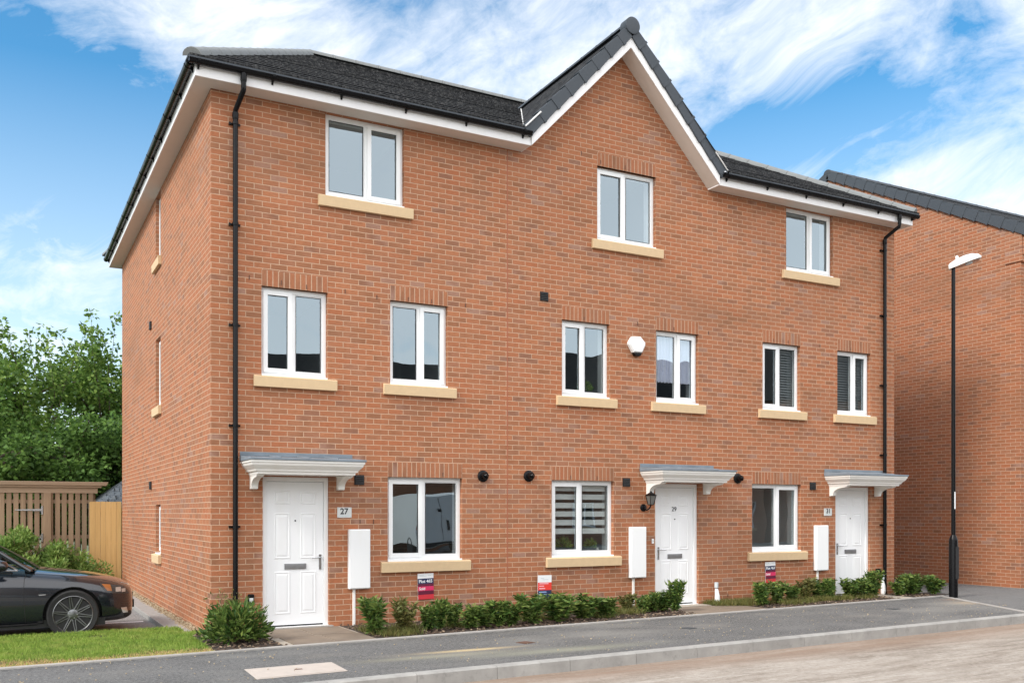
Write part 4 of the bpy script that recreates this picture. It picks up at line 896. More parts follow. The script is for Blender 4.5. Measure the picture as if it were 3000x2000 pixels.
# ------------------------------------------------------------------ shrubs
def shrub_variant(i, mat='leaf_shrub', n=800, nm='shrub'):
    e = empty(nm, (0, 0, 0)); q = np.random.RandomState(100+i); m = MB(); ns = 9; P = []; U = []
    for s_ in range(ns):
        a = q.rand()*6.28; r0 = .05*q.rand(); r1 = .18+.32*q.rand(); h = .62+.38*q.rand()
        p0 = np.array([math.cos(a)*r0, math.sin(a)*r0, 0]); p2 = np.array([math.cos(a)*r1, math.sin(a)*r1, h]); p1 = (p0+p2)/2+np.array([0, 0, .06])
        m.tube([tuple(p0), tuple(p1), tuple(p2)], [.014, .010, .004], 4)
        k = n//ns; t = .12+.9*q.rand(k)**.75; B = (1-t)[:, None]**2*p0+2*(t*(1-t))[:, None]*p1+t[:, None]**2*p2+q.randn(k, 3)*[.035, .035, .02]
        ang = q.rand(k)*6.28; up = -.25+1.1*t*q.rand(k)
        P.append(B); U.append(np.stack([np.cos(ang), np.sin(ang), up], 1))
    m.build('stem', 'stem', e)
    blades('foliage', mat, np.vstack(P), .25, .072, e, upd=np.vstack(U)); return e
SV = [shrub_variant(i) for i in range(5)]+[shrub_variant(5, 'leaf_olive')]; used = [False]*6
def put_shrub(v, x, y, h, w, label, group):
    global used
    if used[v]: o = copy_tree(SV[v])
    else: o = SV[v]; used[v] = True
    o.location = (x, y, .003); o.scale = (w*random.uniform(1.1, 1.3), w*random.uniform(1.1, 1.3), h*random.uniform(.95, 1.15)); o.rotation_euler = (0, 0, random.uniform(0, 6.28)); tag(o, label, 'shrub', group)
e = empty('corner_shrub', (.10, -1.08, .003)); q = np.random.RandomState(55); n = 1900
dr = q.randn(n, 3); dr /= np.linalg.norm(dr, axis=1, keepdims=True); dr[:, 2] = np.abs(dr[:, 2]); lump = 1+.22*np.sin(dr[:, 0]*7+2)*np.cos(dr[:, 1]*6)+.12*np.sin(dr[:, 2]*11)
P = dr*(q.rand(n, 1)**.33)*lump[:, None]*[.34, .31, .40]+[0, 0, .05]
blades('foliage', 'leaf_shrub', P, .10, .03, e, upd=dr+[0, 0, .25]+.5*q.randn(n, 3)); m = MB()
for k in range(12): a = q.rand()*6.28; m.tube([(0, 0, 0), (math.cos(a)*.1, math.sin(a)*.1, .2), (math.cos(a)*.24, math.sin(a)*.22, .34)], [.008, .006, .002], 4)
m.build('stem', 'stem', e); tag(e, 'broad rounded green shrub at the left corner of the terrace beside door 27', 'shrub')
e = empty('red_tipped_shrub', (.08, -.72, .003)); P = q.randn(240, 3)*[.10, .08, .10]+[0, 0, .38]; blades('foliage', 'leaf_olive', P, .06, .018, e, upd=q.randn(240, 3)+[0, 0, .8])
m = MB()
for k in range(6): m.tube([(0, 0, 0), (q.randn()*.05, q.randn()*.05, .25), (q.randn()*.1, q.randn()*.08, .5)], [.006, .005, .002], 4)
m.build('stem', 'stem', e); tag(e, 'thin bronze tipped shrub behind the broad corner shrub against the downpipe', 'shrub')
ORD = ['first', 'second', 'third', 'fourth', 'fifth', 'sixth', 'seventh', 'eighth', 'ninth', 'tenth', 'eleventh', 'twelfth', 'thirteenth', 'fourteenth', 'fifteenth', 'sixteenth', 'seventeenth', 'eighteenth']
G1 = [(1.84, -1.22, .44, .29), (2.22, -1.24, .41, .24), (2.6, -1.15, .34, .24), (2.8, -1.1, .40, .22), (3.03, -1.0, .36, .2), (3.2, -1.2, .3, .26), (3.46, -1.12, .26, .22), (3.67, -1.12, .30, .23), (3.89, -1.1, .34, .26), (4.21, -1.1, .42, .30), (4.67, -1.04, .37, .33), (5.22, -.90, .35, .30), (5.61, -.92, .30, .26), (6.33, -.46, .28, .2), (6.5, -.66, .28, .22), (6.72, -.6, .31, .18), (6.93, -.6, .32, .25), (7.05, -.72, .42, .28)]
HT = lambda h: 'low' if h < .32 else ('taller' if h > .39 else 'middling')
for i, (x, y, h, w) in enumerate(G1):
    if 6 <= i <= 12: w *= 1.28
    put_shrub(5 if i in (1, 13) else i % 5, x, y, h, w, f'{HT(h)} leafy shrub, {ORD[i]} from the left in the long bed between doors 27 and 29', 'shrubs in the long bed')
G2 = [(8.95, -.67, .38, .30), (9.39, -.57, .36, .26), (9.78, -.51, .30, .24), (10.28, -.36, .34, .26), (10.6, -.34, .38, .26), (10.82, -.42, .34, .24), (11.43, -.34, .34, .36), (11.66, -.44, .38, .28), (11.98, -.38, .44, .26)]
for i, (x, y, h, w) in enumerate(G2): put_shrub(5 if i == 3 else (i+2) % 5, x, y, h, w, f'{HT(h)} leafy shrub, {ORD[i]} from the left in the bed in front of number 31', 'shrubs in front of number 31')
G3 = [(12.72, -.36, .33, .30), (13.01, -.38, .41, .34), (13.26, -.30, .33, .26), (13.60, -.42, .37, .32)]
for i, (x, y, h, w) in enumerate(G3): put_shrub((i+1) % 5, x, y, h, w, f'{HT(h)} leafy shrub, {ORD[i]} from the left between the right corner and the lamp post', 'shrubs right of the terrace')
sheet('planting_bed', [(13.0, -.2), (13.37, -.2), (13.37, -.72), (13.85, -.62), (13.85, -.1), (13.0, -.1)], .006, 'soil')
# ------------------------------------------------------------------ neighbour house
nb = empty('neighbour_house', (16.5, -.3, 0), 0); tag(nb, 'brick house with a dark tiled gable roof behind the lamp post on the right', 'house')
ND = 10.54; NZ = 7.58; NR = 10.32; NL = 12.
m = MB(); m.T = lambda u, d, z: (d, u, z)
m.poly([(0, 0, -.2), (ND, 0, -.2), (ND, 0, NZ), (ND/2, 0, NR-.12), (0, 0, NZ)]); m.build('wall', 'brick_far', nb, recalc=False)
m = MB(); wn = [(1.2, 2.4, .9, 2.1), (1.2, 2.2, 3.43, 4.64), (3.4, 4.3, 3.43, 4.64), (1.2, 2.2, 5.98, 7.1)]; wall_grid(m, wn, 0, NL, -.2, NZ)
m.poly([(0, ND, -.2), (0, ND, NZ), (NL, ND, NZ), (NL, ND, -.2)]); m.poly([(NL, 0, -.2), (NL, ND, -.2), (NL, ND, NZ), (NL, ND/2, NR-.12), (NL, 0, NZ)]); m.build('wall', 'brick_far', nb, recalc=False)
for a, b, c, d_ in wn:
    m = MB(); m.box(a, a+.06, .05, .1, c, d_); m.box(b-.06, b, .05, .1, c, d_); m.box((a+b)/2-.03, (a+b)/2+.03, .05, .1, c+.06, d_-.06); m.box(a+.06, b-.06, .05, .1, c, c+.06); m.box(a+.06, b-.06, .05, .1, d_-.06, d_); wf = m.build('window', 'upvc', nb)
    m = MB(); m.poly([(a, .09, c), (b, .09, c), (b, .09, d_), (a, .09, d_)]); m.build('pane', 'glass', wf, recalc=False); m = MB(); m.box(a-.1, b+.1, -.05, .05, c-.15, c-.001); m.build('sill', 'sill_stone', wf)
    m = MB(); m.poly([(a, .12, c), (b, .12, c), (b, .12, d_), (a, .12, d_)]); m.build('blind', 'plaster', wf, recalc=False)
m = MB()      # corbelled kneeler
for k in range(4): m.box(-.0, .33, -.05-.055*k, .0-.0005, NZ-.72+.15*k, NZ-.72+.15*(k+1)-.0005)
m.box(-.028, .0-.0005, -.05, .34, NZ-.70, NZ-.02); m.build('kneeler', 'brick_far', nb)
m = MB(); so = math.atan2(NR-NZ, ND/2); ov = .30
ez = NZ-ov*math.tan(so)
m.poly([(-.03, -ov, ez+.10), (NL+.1, -ov, ez+.10), (NL+.1, ND/2, NR+.08), (-.03, ND/2, NR+.08)]); m.poly([(-.03, ND+ov, ez+.10), (-.03, ND/2, NR+.08), (NL+.1, ND/2, NR+.08), (NL+.1, ND+ov, ez+.10)])
nr = m.build('roof', 'tile', nb, recalc=False)
m = MB(); m.box(.0, NL, -ov, -ov+.02, ez-.02, ez+.08); m.box(.0, NL, -ov+.021, -.001, ez-.02, ez-.005); m.build('fascia', 'fascia_white', nb)
nT = lambda u, d, z: (d, u, z)
verge(nr, ND/2, NR+.10, (-1, 1), so, -.055, .12, 18, .345, nT, depth=.20)
ridge('ridge_tile', [(-.06, ND/2, NR+.06), (NL+.1, ND/2, NR+.06)], .12, nr, mat='tile_unit')
# ------------------------------------------------------------------ fences behind the car
def boards_fence(name, x0, x1, y, z0, z1, bw, gap, mat, label, cap=None, both=False, rot=0, seed=1):
    e = empty(name, (x0, y, 0), rot); tag(e, label, 'fence'); q = random.Random(seed); L = x1-x0
    m = MB(); x = 0
    while x < L-.02:
        w = min(bw, L-x); a = q.uniform(-.006, .006); m.box(x, x+w, 0+a*.3, .018+a*.3, z0+q.uniform(0, .01), z1+q.uniform(-.008, .0)); x += bw+gap
    if both:
        x = -bw*.6
        while x < L-.02: m.box(max(x, 0), min(x+bw, L), .065, .083, z0, z1-.01); x += bw+gap
    m.build('boards', mat, e)
    m = MB()
    for z in (z0+.25, (z0+z1)/2, z1-.2): m.box(0, L, .022, .060, z-.04, z+.04)
    m.build('rail', mat, e)
    for k in range(int(L/1.8)+2):
        px = min(k*1.8, L-.09); m = MB(); m.box(px, px+.09, .084, .174, -.05, z1-.02); m.build('post', mat, e)
        if px >= L-.09: break
    if cap: cap(e, L)
    return e
def capf(e, L):
    m = MB(); m.box(-.02, L+.12, -.08, .19, 2.155, 2.20); m.prism([(-.02, -.12, 2.2005), (L+.22, -.12, 2.2005), (L+.26, -.14, 2.285), (-.02, -.14, 2.285)], (0, .36, 0)); m.build('canopy_board', 'wood_cap', e, bevel=.006)
    m = MB(); m.box(-.02, L+.04, -.025, -.002, 2.03, 2.154); m.build('header_board', 'wood_cap', e)
    m = MB(); gx = L-2.85
    for zc in (1.65, .98):
        m.prism([(gx, -.026, zc-.022), (gx+.42, -.026, zc-.012), (gx+.42, -.026, zc+.012), (gx, -.026, zc+.022)], (0, .006, 0))
    m.build('hinge', 'chrome', e)
    for gx in (L-1.12,):
        m = MB()
        for zc in (1.65, 1.04):
            m.prism([(gx-.52, -.026, zc-.010), (gx, -.026, zc-.025), (gx, -.026, zc+.025), (gx-.52, -.026, zc+.010)], (0, .006, 0)); m.box(gx, gx+.035, -.028, -.001, zc-.10, zc+.09)
        m.build('hinge', 'chrome', e)
        m = MB(); m.box(gx+.05, gx+.20, -.04, -.001, 0, 2.03); m.build('gate_post', 'wood_dark', e)
boards_fence('bin_store', -11.0, -.50, 10.8, .05, 2.04, .10, .038, 'wood_dark', 'brown slatted timber bin store screen with a pale cap and strap hinges', capf, False, seed=3)
m = MB(); m.box(-4.32, -3.98, 10.755, 10.765, 1.20, 1.45); tag(m.build('notice', 'sign_white'), 'small blank white notice on the brown slatted screen', 'sign')
boards_fence('garden_fence', -.66, .0, 10.30, -.02, 1.84, .105, .004, 'wood_light', 'new golden close boarded fence panel joining the side wall', rot=R(-2), seed=4)
# grey tiled roof of a garage behind the fence
e = empty('garden_shed', (.3, 12.4, 0)); tag(e, 'grey roof of a low garden shed just showing above the golden fence', 'shed')
m = MB(); m.box(-.55, 2.6, 0, 2.4, -.1, 1.78); m.build('wall', 'wood_dark', e)
m = MB(); A4 = [(-.75, -.2, 1.78), (2.8, -.2, 1.78), (2.8, 2.6, 1.78), (-.75, 2.6, 1.78)]; R4 = [(.35, 1.2, 2.62), (1.7, 1.2, 2.62)]
m.poly([A4[0], A4[1], R4[1], R4[0]]); m.poly([A4[1], A4[2], R4[1]]); m.poly([A4[2], A4[3], R4[0], R4[1]]); m.poly([A4[3], A4[0], R4[0]]); m.build('roof', 'shed_roof', e)
m = MB(); m.box(-.75, 2.8, -.23, -.2, 1.70, 1.80); m.box(-.78, -.75, -.2, 2.6, 1.70, 1.80); m.build('fascia', 'dark_metal', e)
# ------------------------------------------------------------------ trees and bushes
def tree(name, x, y, h, rad, n, mat, label, seed, base=.8, spikes=10, leaf=.15, squash=.5):
    e = empty(name, (x, y, -.15)); tag(e, label, 'tree', 'trees behind the slatted screen'); q = np.random.RandomState(seed); m = MB(); cl = []
    top = h*.72; m.tube([(0, 0, 0), (q.randn()*.1, q.randn()*.1, h*.3), (q.randn()*.2, q.randn()*.2, top)], [.17*h/8, .12*h/8, .03], 8)
    nb_ = 46
    for k in range(nb_):
        a = q.rand()*6.28; z0 = base+(top-base)*q.rand(); t = (z0-base)/(h-base); rr = rad*(.45+.55*math.sin(math.pi*min(1, .15+t*.85)))*(.6+.45*q.rand())
        zt = z0+rr*(.25+.5*q.rand()); zt = min(zt, h-.5); tip = (math.cos(a)*rr, math.sin(a)*rr, zt)
        m.tube([(0, 0, z0), (tip[0]*.5, tip[1]*.5, (z0+zt)/2+.1), tip], [.05*h/8, .03, .012], 5)
        for f_ in (.45, .7, 1.0): cl.append((tip[0]*f_+q.randn()*.2, tip[1]*f_+q.randn()*.2, z0+(zt-z0)*f_+q.randn()*.15, .42+.3*q.rand(), 1))
    for k in range(spikes):
        a = q.rand()*6.28; rr = rad*.85*q.rand(); b = (math.cos(a)*rr, math.sin(a)*rr, h*(.70+.1*q.rand())); t2 = (b[0]*1.15+q.randn()*.35, b[1]*1.15+q.randn()*.35, h*(.84+.19*q.rand())-rr*.12)
        m.tube([(b[0]*.6, b[1]*.6, h*.5), b, t2], [.02, .011, .003], 4)
        for f_ in (.2, .45, .7, .9, 1.0): cl.append((b[0]+(t2[0]-b[0])*f_, b[1]+(t2[1]-b[1])*f_, b[2]+(t2[2]-b[2])*f_, .30-.13*f_, .7))
    m.build('trunk', 'trunk', e, smooth=1)
    cl = np.array(cl); wgt = (cl[:, 3]**2*cl[:, 4]+.01); wgt /= wgt.sum(); idx = q.choice(len(cl), n, p=wgt); d_ = q.randn(n, 3); d_ /= np.linalg.norm(d_, axis=1, keepdims=True)
    P = cl[idx, :3]+d_*(cl[idx, 3:4]*(.35+.75*q.rand(n, 1)))*[1, 1, squash+.15]
    U = d_*[1, 1, .3]+q.randn(n, 3)*.45+[0, 0, -.1]
    blades('crown', mat, P, leaf, leaf*.62, e, upd=U); return e
tree('broadleaf_tree', .9, 21.5, 8.2, 2.9, 25000, 'leaf_tree', 'bright green sycamore like tree rising highest beside the side wall', 31, spikes=16)
tree('broadleaf_tree', -1.9, 19.0, 7.35, 2.2, 17000, 'leaf_tree', 'mid green leafy tree with ragged top, left of the tallest tree', 32, spikes=14)
tree('broadleaf_tree', -4.1, 15.6, 5.9, 1.7, 20000, 'leaf_dark', 'dark green tree at the left edge of the picture', 33, leaf=.13)
tree('broadleaf_tree', -.6, 15.2, 4.6, 1.9, 22000, 'leaf_dark', 'low dark tree filling in behind the slatted screen', 34, spikes=5, leaf=.13)
tree('broadleaf_tree', -2.9, 14.2, 4.0, 1.8, 16000, 'leaf_dark', 'lowest dark tree close behind the left part of the screen', 35, spikes=4, leaf=.13)
def bush(x, y, rx, rz_, n, label, seed, leaf=.10, mat='leaf_bush'):
    e = empty('bush', (x, y, -.03)); tag(e, label, 'bush', 'bushes in front of the slatted screen'); q = np.random.RandomState(seed)
    m = MB()
    for k in range(9): a = q.rand()*6.28; m.tube([(0, 0, 0), (math.cos(a)*rx*.3, math.sin(a)*rx*.3, rz_*.5), (math.cos(a)*rx*.8, math.sin(a)*rx*.6, rz_*.85)], [.015, .01, .004], 4)
    m.build('stem', 'stem', e)
    c = np.stack([q.uniform(-.8, .8, 26)*rx, q.uniform(-.6, .6, 26)*rx, q.uniform(.2, .85, 26)*rz_], 1); c[:, 2] *= 1-.4*(c[:, 0]/rx)**2
    i = q.randint(0, 26, n); d_ = q.randn(n, 3); d_ /= np.linalg.norm(d_, axis=1, keepdims=True); P = c[i]+d_*.22*(.4+.6*q.rand(n, 1)); P[:, 2] = np.maximum(P[:, 2], .02)
    blades('foliage', mat, P, leaf, leaf*.45, e, upd=d_+.6*q.randn(n, 3)+[0, 0, .3])
bush(-3.5, 9.9, 1.0, 1.45, 8500, 'large light green bush at the left edge behind the car', 41); bush(-2.1, 9.6, .95, 1.32, 8200, 'spreading green bush behind the bonnet in front of the slatted screen', 42); bush(-1.22, 9.7, .52, 1.0, 3600, 'small green bush near the corner of the slatted screen', 43)
bush(-.66, 9.6, .34, .50, 1300, 'low weedy bush at the foot of the golden fence', 44, .07)
# ------------------------------------------------------------------ car (nose towards +X)
NX, CY, GZ = -.785, 1.86, -.08
car = empty('parked_car', (NX, CY, GZ)); tag(car, 'dark grey saloon car parked nose in beside the terrace with multi spoke alloy wheels', 'car')
m_, g_, b_, o_ = new_mat('car_paint'); setb(g_, b_, Base_Color=(.007, .010, .015), Metallic=.0, Roughness=.22, Coat_Weight=1.0, Coat_Roughness=.03)
simple('disc', (.10, .10, .10), .5, .1, 20, metal=.6); simple('alloy', (.22, .225, .23), .35, .1, 20, metal=.9); simple('tyre', (.018, .018, .018), .85, .2, 40); simple('car_trim', (.012, .012, .013), .5, .1); simple('lamp_clear', (.6, .62, .62), .12, .05, metal=.6); simple('lamp_amber', (.34, .12, .035), .2, .05); simple('lamp_dark', (.05, .05, .05), .15, .1); simple('lamp_red', (.35, .01, .01), .2, .05)
# x = -distance behind the nose ; half widths
ST = [(0.0, .40, .30, .46, .60), (.035, .58, .235, .50, .655), (.10, .69, .20, .56, .695), (.20, .765, .185, .60, .735), (.36, .825, .18, .645, .785), (.60, .868, .18, .69, .83), (.85, .885, .18, .715, .865), (1.15, .892, .18, .735, .90), (1.36, .895, .175, .75, .925),
      (1.7, .898, .17, .775, .945), (2.3, .90, .17, .80, .95), (2.9, .90, .17, .82, .955), (3.4, .895, .18, .84, .965), (3.8, .88, .19, .85, .985), (4.15, .85, .21, .86, 1.0), (4.4, .79, .24, .85, .99), (4.53, .70, .30, .80, .93), (4.575, .55, .36, .70, .80)]
m = MB(); rings = []
for s_, w, zb, zs, zt in ST:
    hh = [(0, zb), (w*.80, zb+.0), (w*.955, zb+.035), (w*.99, zb+.14), (w*1.0, zb+(zs-zb)*.50), (w*.998, zs-.10), (w*.985, zs-.02), (w*.955, zs+(zt-zs)*.30), (w*.86, zs+(zt-zs)*.72), (w*.60, zt), (w*.3, zt+.012), (0, zt+.016)]
    rings.append([(-s_, -y, z) for y, z in hh]+[(-s_, y, z) for y, z in hh[-2:0:-1]])
m.loft(rings); body = m.build('body', ['car_paint', 'car_trim'], car)
md = body.modifiers.new('s', 'SUBSURF'); md.levels = 3; md.render_levels = 3
cut = MB(); AXL = (.80, 3.53)
for ax in AXL:
    for sd_ in (-1, 1): cut.lathe([(.362, sd_*.60), (.362, sd_*1.2)], (-ax, 0, .322), 'y', 56)
cut.cur = 0; co = cut.build('cutter', 'car_trim', car)
bm_ = body.modifiers.new('b', 'BOOLEAN'); bm_.operation = 'DIFFERENCE'; bm_.object = co; bm_.solver = 'EXACT'
bpy.context.view_layer.update(); dg = bpy.context.evaluated_depsgraph_get()
nm_ = bpy.data.meshes.new_from_object(body.evaluated_get(dg)); body.modifiers.clear(); body.data = nm_; bpy.data.objects.remove(co)
for f in nm_.polygons:
    c = f.center
    if any(math.hypot(c.x+ax, c.z-.322) < .364 and abs(c.y) < .93 for ax in AXL): f.material_index = 1
if len(nm_.materials) < 2: nm_.materials.append(M['car_trim'])
nm_.polygons.foreach_set('use_smooth', [True]*len(nm_.polygons))
try: nm_.set_sharp_from_angle(angle=R(35))
except Exception: pass
bv = BVHTree.FromPolygons([v.co[:] for v in nm_.vertices], [p.vertices[:] for p in nm_.polygons])
def on_side(s_, z, sd_=-1, off=.004):
    h = bv.ray_cast(Vector((-s_, sd_*2, z)), Vector((0, -sd_, 0)))
    return tuple(h[0]+h[1]*off) if h[0] else (-s_, sd_*.8, z)
def decal(name, mat, pts, sd_, off=.004, parent=None, n=7):
    """a thin patch fitted to the flank of the body: pts = side-view outline quad (4 corners)"""
    m = MB(); A_, B2, C2, D2 = [Vector((p[0], p[1])) for p in pts]; I = []
    for j in range(n+1):
        for i in range(n+1):
            u_, v_ = i/n, j/n; q_ = (A_*(1-u_)+B2*u_)*(1-v_)+(D2*(1-u_)+C2*u_)*v_; I.append(m.p(on_side(q_.x, q_.y, sd_, off)))
    for j in range(n):
        for i in range(n): k = j*(n+1)+i; m.face([I[k], I[k+1], I[k+n+2], I[k+n+1]])
    o = m.build(name, mat, parent or car, smooth=1); return o
for sd_ in (-1, 1):
    hl = decal('headlight', 'lamp_dark', [(.475, .715), (.385, .585), (.075, .555), (.17, .665)], sd_, .004)
    decal('indicator', 'lamp_amber', [(.445, .703), (.375, .612), (.315, .607), (.335, .69)], sd_, .008, hl)
    for hs0, hz, hr in ((.235, .62, .035), (.165, .605, .026)):
        decal('lamp_lens', 'lamp_clear', [(hs0+hr, hz+hr*.8), (hs0+hr, hz-hr*.8), (hs0-hr, hz-hr*.8), (hs0-hr, hz+hr*.8)], sd_, .010, hl, 4)
    decal('side_repeater', 'lamp_clear', [(1.215, .60), (1.20, .586), (1.13, .59), (1.12, .604)], sd_, .006)
    decal('fog_lamp', 'lamp_clear', [(.20, .375), (.17, .30), (.10, .30), (.12, .375)], sd_, .006)
    decal('bumper_intake', 'car_trim', [(.16, .30), (.13, .23), (.03, .26), (.05, .32)], sd_, .005)
    decal('side_skirt', 'car_paint', [(3.1, .215), (3.1, .18), (1.22, .18), (1.22, .235)], sd_, .012)
    m = MB()
    for seam in ([(1.33, .90), (1.375, .80), (1.385, .6), (1.37, .4), (1.36, .24)], [(2.42, .93), (2.44, .6), (2.42, .24)], [(3.32, .93), (3.36, .75), (3.16, .5), (3.02, .26)]):
        P = []
        for (a, b), (c, d_) in zip(seam, seam[1:]):
            for t in range(6): P.append(on_side(a+(c-a)*t/6, b+(d_-b)*t/6, sd_, .0005))
        P.append(on_side(*seam[-1], sd_, .0005)); m = MB(); m.tube(P, .0035, 5); m.build('door_seam', 'car_trim', car)
    for s_ in (2.25, 3.18):
        m = MB(); a = on_side(s_, .78, sd_, .0); b = on_side(s_-.16, .775, sd_, .0); m.tube([a, (a[0]+.02, a[1]+sd_*.03, a[2]), (b[0]-.02, b[1]+sd_*.03, b[2]), b], .011, 6); m.build('door_handle', 'car_paint', car, smooth=1)
    decal('tail_light', 'lamp_red', [(4.50, .86), (4.50, .74), (4.28, .76), (4.25, .86)], sd_, .005)
# bonnet shut line
m = MB(); P = []
for k in range(14):
    s_ = .22+1.05*k/13; h = bv.ray_cast(Vector((-s_, -.74+.09*(1-k/13)**2, 2)), Vector((0, 0, -1)))
    if h[0]: P.append(tuple(h[0]))
m.tube(P, .0035, 5); m.build('bonnet_seam', 'car_trim', car); m = MB(); m.tube([(p[0], -p[1], p[2]) for p in P], .0035, 5); m.build('bonnet_seam', 'car_trim', car)
# cabin
def CR(s_, zt, wb, wt): return s_, zt, wb, wt
m = MB(); belt = [(1.30, .90, .80), (1.75, .93, .84), (3.3, .955, .84), (3.98, .985, .76)]; roofl = [(2.05, 1.36, .56), (2.35, 1.415, .60), (3.0, 1.415, .60), (3.35, 1.37, .56)]
def cab(k, sd_): a, b = belt[k], roofl[k]; return (-a[0], sd_*a[2], a[1]), (-b[0], sd_*b[2], b[1])
roof_pts = []
m = MB(); rr = [[(-b[0], -b[2], b[1]), (-b[0], -b[2]*.85, b[1]+.018), (-b[0], 0, b[1]+.032), (-b[0], b[2]*.85, b[1]+.018), (-b[0], b[2], b[1])] for b in roofl]
m.loft(rr, caps=False, closed=False); m.build('roof', 'car_paint', car, smooth=1)
for sd_ in (-1, 1):
    m = MB(); mid_b = (-2.45, sd_*.845, .945); mid_t = (-2.55, sd_*.60, 1.412)
    f0b, f0t = cab(0, sd_); f3b, f3t = cab(3, sd_); f1t = cab(1, sd_)[1]; f2t = cab(2, sd_)[1]
    m.tube([f0b, ((f0b[0]+f0t[0])/2, (f0b[1]+f0t[1])/2+sd_*.02, (f0b[2]+f0t[2])/2+.03), f0t, f1t, f2t, f3t, ((f3b[0]+f3t[0])/2, (f3b[1]+f3t[1])/2, (f3b[2]+f3t[2])/2+.05), f3b], .028, 8); m.tube([mid_b, mid_t], .03, 6)
    m.build('pillar', 'car_paint', car, smooth=1)
    m = MB(); m.poly([(-1.42, sd_*.81, .915), (-2.45, sd_*.845, .945), (-2.55, sd_*.60, 1.40), (-2.1, sd_*.565, 1.355)]); m.build('side_window', 'car_glass', car, recalc=False)
    m = MB(); m.poly([(-2.47, sd_*.845, .945), (-3.9, sd_*.77, .98), (-3.3, sd_*.565, 1.365), (-2.57, sd_*.60, 1.40)]); m.build('side_window', 'car_glass', car, recalc=False)
    m = MB(); m.tube([(-1.45, sd_*.825, .913), (-2.45, sd_*.862, .942), (-3.85, sd_*.79, .975)], .009, 6); m.tube([(-1.45, sd_*.822, .915), (-1.60, sd_*.79, 1.0)], .008, 6); m.build('window_trim', 'chrome', car, smooth=1)
    # mirror
    m = MB(); o3 = Vector((-1.66, sd_*1.0, .985)); rings = []
    for t, w_, h_ in ((-.10, .03, .03), (-.07, .085, .062), (0, .105, .08), (.05, .10, .078), (.075, .085, .065)):
        rings.append([(o3.x-t, o3.y+math.cos(a)*w_, o3.z+math.sin(a)*h_) for a in [2*math.pi*k/14 for k in range(14)]])
    m.loft(rings); mr = m.build('door_mirror', 'car_paint', car, smooth=60)
    m = MB(); m.tube([(-1.62, sd_*.84, .925), (-1.65, sd_*.93, .945)], .022, 8); m.build('mirror_arm', 'car_trim', mr, smooth=1)
n = 8; m = MB(); I = []      # curved screens
for j in range(n+1):
    t = j/n; w_ = .80+(.56-.80)*t; s_ = 1.28+(2.05-1.28)*t; z = .90+(1.365-.90)*t
    for i in range(n+1): u_ = -1+2*i/n; I.append(m.p((-s_+.12*(1-u_*u_)*(1-t*.5), u_*w_, z+.02*(1-u_*u_)+.03*math.sin(t*math.pi))))
for j in range(n):
    for i in range(n): k = j*(n+1)+i; m.face([I[k], I[k+1], I[k+n+2], I[k+n+1]])
m.build('windscreen', 'car_glass', car, smooth=1, recalc=False)
m = MB(); m.poly([(-3.98, -.72, .985), (-3.98, .72, .985), (-3.37, .54, 1.37), (-3.37, -.54, 1.37)]); m.build('rear_window', 'car_glass', car, recalc=False)
m = MB(); m.box(-3.9, -1.5, -.78, .78, .5, .90); m.box(-2.35, -2.2, -.62, -.16, .9, 1.25); m.box(-2.35, -2.2, .16, .62, .9, 1.25); m.box(-3.4, -3.25, -.6, .6, .9, 1.2); m.build('cabin', 'car_trim', car, bevel=.03)
m = MB(); m.tube([(-1.62, .42, .98), (-1.62, .22, .98)], .02); m.lathe([(.17, -.012), (.185, 0), (.17, .012)], (-1.75, .37, 1.0), 'x', 20, caps=False); m.build('steering_wheel', 'car_trim', car, smooth=1)
m = MB(); m.box(-1.36, -1.24, -.70, .70, .918, .926); m.tube([(-1.24, -.5, .935), (-1.29, .1, .955), (-1.33, .55, .965)], .008, 5); m.tube([(-1.24, .15, .935), (-1.30, .68, .955)], .008, 5); m.build('wiper', 'car_trim', car)
m = MB(); m.box(-.05, .012, -.26, .26, .44, .55); m.build('grille', 'car_trim', car, bevel=.01); m = MB(); m.box(-.01, .030, -.26, .26, .33, .44); m.build('number_plate', 'car_trim', car, bevel=.004)
m = MB(); m.box(-4.3, -.4, -.8, .8, .16, .26); m.build('underbody', 'car_trim', car)
